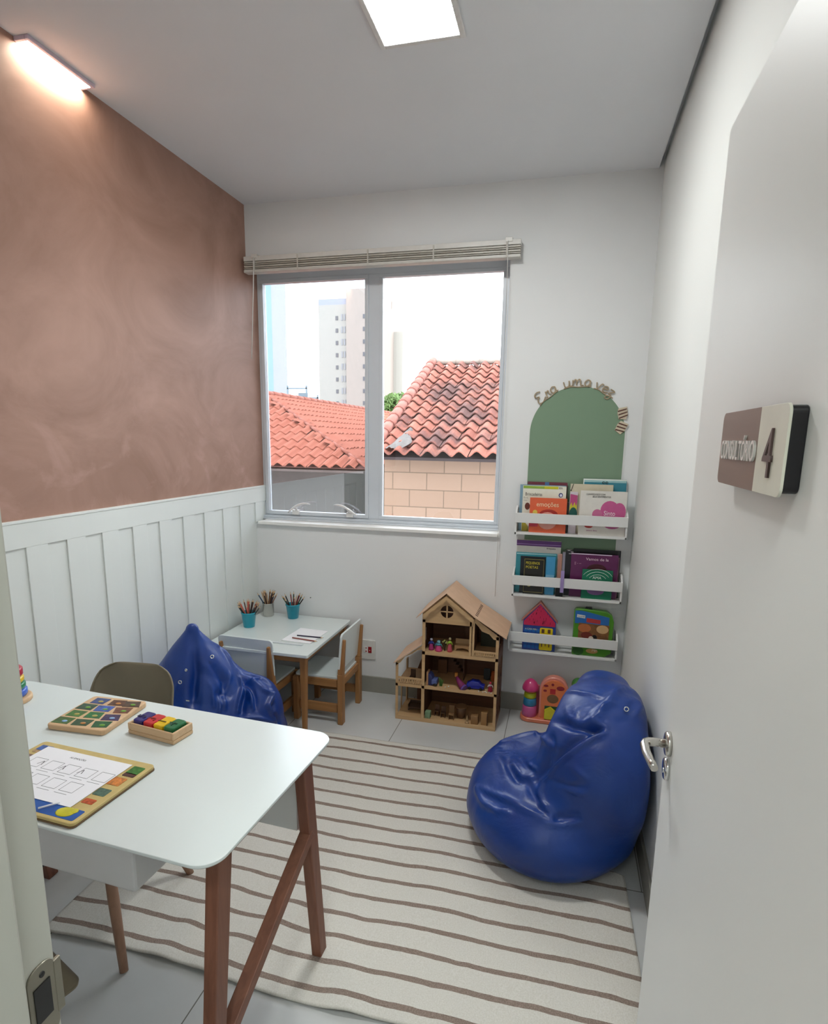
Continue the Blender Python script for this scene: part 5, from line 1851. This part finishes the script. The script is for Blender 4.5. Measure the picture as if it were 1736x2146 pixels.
obj('eave_boards', MB().box(-6.0, -.32, 3.04, 3.55, 1.20, 1.225), flat('#4c423e', .9), hl)
obj('post', MB().box(-1.72, -1.62, 3.08, 3.18, -2.0, 1.2), flat('#3a3836', .8), hl)

# pale apartment tower
tw_ = thing('apartment_tower', 'tall pale apartment tower far behind the orange roof', 'building', (-20.5, 64, -2))
cA, cB, cW = '#8d8a84', '#8b817a', '#75767a'
obj('wall', MB().box(-25.2, -21.8, 60, 66, -2, 15.7), flat(cA, .9, var=.01), tw_)
obj('core_wall', MB().box(-21.8, -16.9, 59.5, 66, -2, 17.1), flat(cB, .9, var=.01), tw_)
obj('wall', MB().box(-16.9, -15.9, 61, 66, -2, 12.9), flat(cA, .9, var=.01), tw_)
obj('rooftop_railing', MB().box(-25.2, -21.8, 60, 60.1, 15.7, 16.3), flat('#7c808c', .6), tw_)
obj('rooftop_railing', MB().box(-18.0, -16.9, 60, 60.1, 15.0, 15.8), flat('#7c808c', .6), tw_)
for i in range(9):
    z = 14.1 - i * 1.28
    for x, w, ya in ((-23.2, .28, 59.95), (-19.9, .30, 59.45), (-18.3, .3, 59.45)):
        obj('window', MB().box(x, x + w, ya, ya + .1, z, z + .42), flat('#45474c', .4), tw_)
    wf_ = MB()
    for q in range(3):
        wf_.box(-22.55 + q * .3, -22.37 + q * .3, 59.95, 60.05, z - .05, z + .6)
    obj('window', wf_, flat(cW, .4), tw_)
# blue glazed tower at the far left
gt = thing('glass_tower', 'pale tower with a blue glazed side at the left edge of the window view', 'building', (-16, 32, -2))
obj('blue_glazing', MB().box(-16.60, -16.40, 29.5, 32.1, -2, 14), flat('#47717f', .3), gt)
obj('wall', MB().box(-21, -16.45, 29.6, 34.2, -2, 14), flat('#8a8c8e', .8, var=.01), gt)
# rooftop frame with panels
an = thing('rooftop_frame', 'grey steel frame on a distant roof between the tower and the glass building', 'frame', (-11.2, 25, -2))
f_ = MB()
for x in (-11.98, -10.95, -10.35):
    f_.box(x - .035, x + .035, 25, 25.07, -2, 4.15 if x < -10.5 else 3.7)
f_.box(-12.0, -10.9, 25, 25.07, 3.98, 4.05)
f_.box(-11.5, -10.3, 25, 25.07, 3.50, 3.58)
obj('steelwork', f_, flat('#63747d', .6), an)
obj('panel', MB().box(-11.35, -10.85, 24.9, 24.98, 3.58, 3.78), flat('#56666f', .6), an)


def tree(name, cx, cy, cz, rx, rz, col, n, label, seed):
    t = thing(name, label, 'tree', (cx, cy, -2))
    obj('trunk', MB().tube([(cx, cy, -2), (cx + .1, cy, 0), (cx, cy, cz)], [.2, .15, .06], 8), flat('#5a4a3c', .9), t)
    rnd = random.Random(seed)
    m = MB()
    for i in range(n):
        a, b_ = rnd.uniform(0, 6.28), rnd.uniform(-1, 1)
        rr_ = rnd.random() ** .4
        c = Vector((cx + rx * rr_ * math.cos(a) * math.sqrt(1 - b_ * b_), cy + rx * rr_ * math.sin(a) * math.sqrt(1 - b_ * b_), cz + rz * rr_ * b_))
        s_ = rnd.uniform(.08, .16)
        M3 = Matrix.Translation(c) @ Matrix.Rotation(rnd.uniform(0, 6), 4, (rnd.random(), rnd.random(), rnd.random() + .01)) @ Matrix.Scale(s_, 4)
        m.add([(-1, 0, 0), (0, -.5, .1), (1, 0, 0), (0, .5, .1)], [(0, 1, 2, 3)], mtx=M3)
    o = obj('foliage', m, flat(col, .7, var=.25, scale=2), t)
    o['kind'] = 'stuff'


tree('garden_tree', -4.75, 20, 2.75, .75, .62, '#57703c', 1600, 'light green tree behind the orange roof near the window mullion', 1)
tree('garden_tree', -3.9, 22.2, 3.2, .95, .85, '#55665a', 1600, 'grey-green tree rising just left of the old tile roof', 2)
